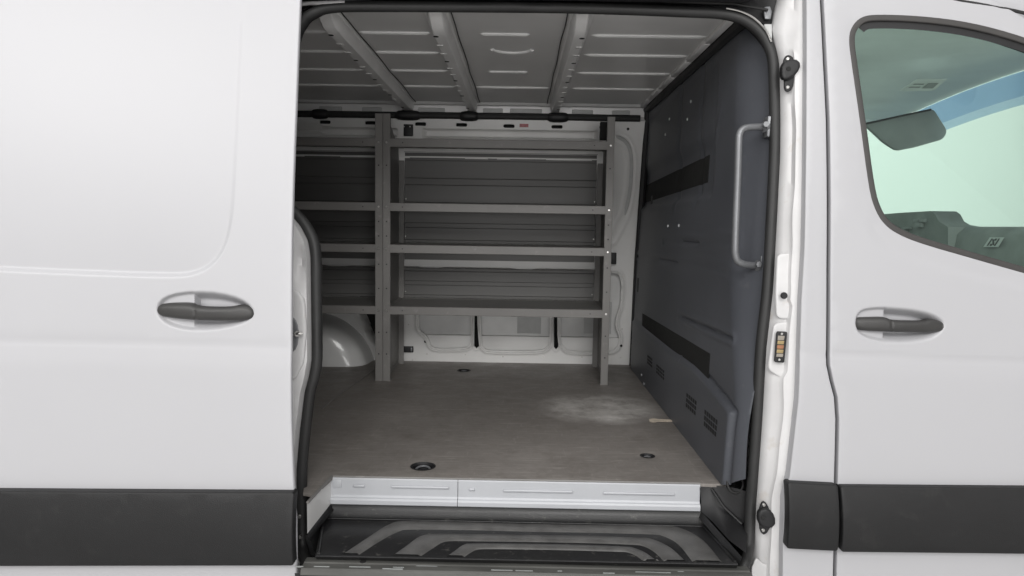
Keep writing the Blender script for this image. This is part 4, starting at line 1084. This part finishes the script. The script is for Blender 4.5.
# dashboard
mb = MB(); XD = 1.66
zd = PX(985, 226.5, XD+.05).z
rows = []
for y in np.linspace(.16, 1.78, 30):
    hump = .035*math.exp(-((y-1.28)/.17)**4)
    rows.append([Vector((XD+.06, y, .9)), Vector((XD-.01, y, zd-.16)), Vector((XD+.015, y, zd-.03+hump*.6)), Vector((XD+.045, y, zd+hump-.004)), Vector((XD+.09, y, zd+hump)), Vector((XD+.3, y, zd-.015+hump*.3)), Vector((XD+1.2, y, zd-.14))])
mb.grid(rows); dash = mb.build('dashboard', M_dash, van, ang=40)
mb = MB(); h0 = PX(880, 215, 1.58); h1 = PX(933, 211.5, 1.64)
px_h = [(874, 215), (900, 212.8), (931, 211), (935, 214), (938.5, 221), (948, 227), (948, 262), (874, 262)]
pts = [PX(a, b_, 1.64) for a, b_ in px_h]
mb.prism(pts, (.10, 0, 0)); hood = mb.build('instrument_hood', M_dash, dash)
rnd = random.Random(8)
mb = MB(); 
for i in range(9):
    c = PX(900+rnd.uniform(-8, 22), 224+rnd.uniform(-7, 10), 1.635); mb.box(c.x-.008, c.x+.006, c.y-rnd.uniform(.01, .035), c.y+rnd.uniform(.01, .03), c.z-rnd.uniform(.004, .012), c.z+rnd.uniform(.004, .012), .002)
mb.build('switch_cluster', M_visor, hood)
# steering wheel, mostly below the window line
mb = MB(); cw = Vector((1.40, 1.32, 1.20)); ax = Vector((-.8, 0, .6)); uu = Vector((0, 1, 0)); vv = ax.cross(uu)
mb.tube([cw+(uu*math.cos(a*math.pi/20)+vv*math.sin(a*math.pi/20))*.185 for a in range(40)], .014, 8, closed=True)
for a in (0, math.pi, math.pi*1.5): mb.tube([cw, cw+(uu*math.cos(a)+vv*math.sin(a))*.185], .016, 8)
mb.disc(cw-ax*.02, ax, .06, .05, 20, .01); mb.tube([cw, cw-ax*.3], .03, 8)
mb.build('steering_wheel', M_black, van)
# warning label on the dashboard
LB = [PX(a, b_, XD-.004) for a, b_ in zoom(850, 170, 5.88, [(783, 453), (822, 396), (905, 396), (868, 453)])]
def tilt_lab(pts, m, nm, par, e):
    mb = MB(); mb.prism(pts, (e, 0, 0)); return mb.build(nm, m, par)
lab = tilt_lab(LB, M_label, 'warning_label', dash, .002)
lp = lambda u_, v_: (LB[0].lerp(LB[3], u_)).lerp(LB[1].lerp(LB[2], u_), v_)+Vector((-.0012, 0, 0))
for strip in ([(.20, .12), (.30, .12), (.30, .88), (.20, .88)], [(.70, .12), (.80, .12), (.80, .88), (.70, .88)], [(.30, .80), (.42, .80), (.70, .2), (.58, .2)], [(.42, .12), (.55, .12), (.50, .34), (.38, .34)], [(.45, .66), (.6, .66), (.62, .88), (.48, .88)]):
    tilt_lab([lp(*s) for s in strip], M_ink, 'label_symbol', lab, .0008)
# sun visors
px_v = [(866, 124), (900, 116.5), (933, 109.5), (946.5, 131), (943, 138), (915, 146), (897, 149.5), (884, 141)]
pv = [PY(a, b_, 1.45) for a, b_ in px_v]
v2 = rpoly([(p.x, p.z) for p in pv], .02)
panel('sun_visor', [v2], lambda u, v: (np.asarray(u), np.full(len(u), 1.45)+.0*np.asarray(u), np.asarray(v)), .04, M_visor, van, r=.006, lip=.014)
mb = MB(); a, b_ = PY(862, 124.5, 1.44), PY(931, 109.5, 1.44); mb.tube([a, b_], .0045, 8); mb.build('visor_rod', M_black, van)
# near visor folded flat under the headliner, with its label
vis = MB()
nv_ = [PZ(a, b_, 1.945) for a, b_ in ((862, 86), (905, 58), (1000, 50), (955, 97), (880, 100))]
nlab = [PZ(a, b_, 1.940) for a, b_ in zoom(824, 0, 2.057, [(155, 187), (192, 163), (252, 163), (226, 187)])]
mb = MB(); mb.prism(nlab, (0, 0, .0015)); hl_ = mb.build('airbag_label', M_label, hd_)
nl = lambda u_, v_: (nlab[0].lerp(nlab[3], u_)).lerp(nlab[1].lerp(nlab[2], u_), v_)+Vector((0, 0, -.001))
for s in (((.12, .30), (.45, .30), (.45, .40), (.12, .40)), ((.12, .55), (.45, .55), (.45, .65), (.12, .65)), ((.55, .25), (.88, .25), (.88, .7), (.55, .7))):
    mb = MB(); mb.prism([nl(*k) for k in s], (0, 0, .0006)); mb.build('label_symbol', M_visor, hl_)
# cab roof, screen pillar and bonnet
mb = MB(); mb.grid([[Vector((x, y, z-.02*max(0, x-1.2)**2)) for y, z in ((.30, 2.10), (.45, 2.13), (.95, 2.15), (1.45, 2.13), (1.66, 2.08), (1.78, 1.98))] for x in (.66, 1.0, 1.4, 1.70, 1.90)]); mb.build('cab_roof', M_paint, van, ang=60)
mb = MB(); mb.tube([ws(.12, -.02), ws(.11, .3), ws(.09, .7), ws(.08, 1.0)], .035, 8); mb.build('screen_pillar', M_paint, van)
mb = MB(); mb.grid([[Vector((x, y, z-.05*((y-.95)/.9)**2)) for y in np.linspace(.02, 1.9, 9)] for x, z in ((2.80, 1.20), (3.0, 1.14), (3.25, 1.02), (3.38, .85), (3.42, .4))]); mb.build('bonnet', M_paint, van, ang=60)
# cab shell: bulkhead, firewall
mb = MB(); mb.box(XU+.08, XU+.12, .26, 1.86, .44, 2.02); mb.build('bulkhead_back', M_head, van)
mb = MB(); mb.box(2.6, 2.66, .06, 1.94, .36, 1.25); mb.build('firewall', M_black, van)
mb = MB(); mb.grid([[Vector((x, float(skin(z))+.0, z)) for z in np.linspace(.36, 1.28, 12)] for x in (XF+.012, 2.3, 2.8, 3.35)]); mb.build('front_wing', M_paint, van)

# ------------------------------------------------------------------ lights
wd = bpy.data.worlds.new('World'); scene.world = wd; wd.use_nodes = True
bg = wd.node_tree.nodes['Background']
bg.inputs['Color'].default_value = (1.0, .985, 1.0, 1); bg.inputs['Strength'].default_value = WORLD if 'WORLD' in globals() else .18
def area_lamp(name, loc, target, sx, sy, power, col=(1, 1, 1)):
    l = bpy.data.lights.new(name, 'AREA'); l.shape = 'RECTANGLE'; l.size = sx; l.size_y = sy; l.energy = power; l.color = col
    o = bpy.data.objects.new(name, l); COL.objects.link(o); o.location = loc
    o.rotation_euler = (Vector(target)-Vector(loc)).to_track_quat('-Z', 'Y').to_euler(); return o
area_lamp('unseen_booth_lamp', (.9, -7.6, 5.2), (-.1, .6, .9), 4.5, 3.0, 400, (1, .988, .97))
area_lamp('unseen_booth_lamp', (-3.4, -3.9, 3.7), (-.5, .3, 1.3), 3.0, 2.0, 122, (1, .988, .975))
area_lamp('unseen_booth_lamp', (.3, -8.6, 1.25), (.0, .6, 1.25), 6.0, 1.5, 195, (1, .988, .975))  # low unseen lamp, added to brighten the upper rear wall
area_lamp('added_overhead_lamp', (0, -2.6, 6.0), (0, -1.9, 0), 8.0, 3.5, 150, (1, .99, .98))  # overhead lamp added so that up-facing ledges come out bright
area_lamp('backdrop_fill_lamp', (2.4, 3.6, 4.6), (3.4, 6.4, 1.9), 7.0, 1.0, 150, (1, 1, 1))  # unseen lamp added to brighten the backdrop behind the cab glass
area_lamp('headliner_fill_lamp', (7.0, .9, .9), (1.4, .9, 1.95), 2.4, 1.2, 320, (1, 1, 1))  # added ahead of the van to lift the headliner through the windscreen

# ------------------------------------------------------------------ camera and render
cam = bpy.data.cameras.new('camera'); co = bpy.data.objects.new('camera', cam); COL.objects.link(co)
cam.sensor_width = 36; cam.lens = F/1024*36; cam.clip_start = .02; cam.clip_end = 200
co.matrix_world = Matrix(((rt.x, up.x, -fw.x, CAM.x), (rt.y, up.y, -fw.y, CAM.y), (rt.z, up.z, -fw.z, CAM.z), (0, 0, 0, 1)))
scene.camera = co
scene.view_settings.view_transform = 'Standard'; scene.view_settings.look = 'None'; scene.view_settings.exposure = 0
scene.cycles.max_bounces = 10; scene.cycles.diffuse_bounces = 6; scene.cycles.transparent_max_bounces = 12
scene.cycles.use_denoising = True
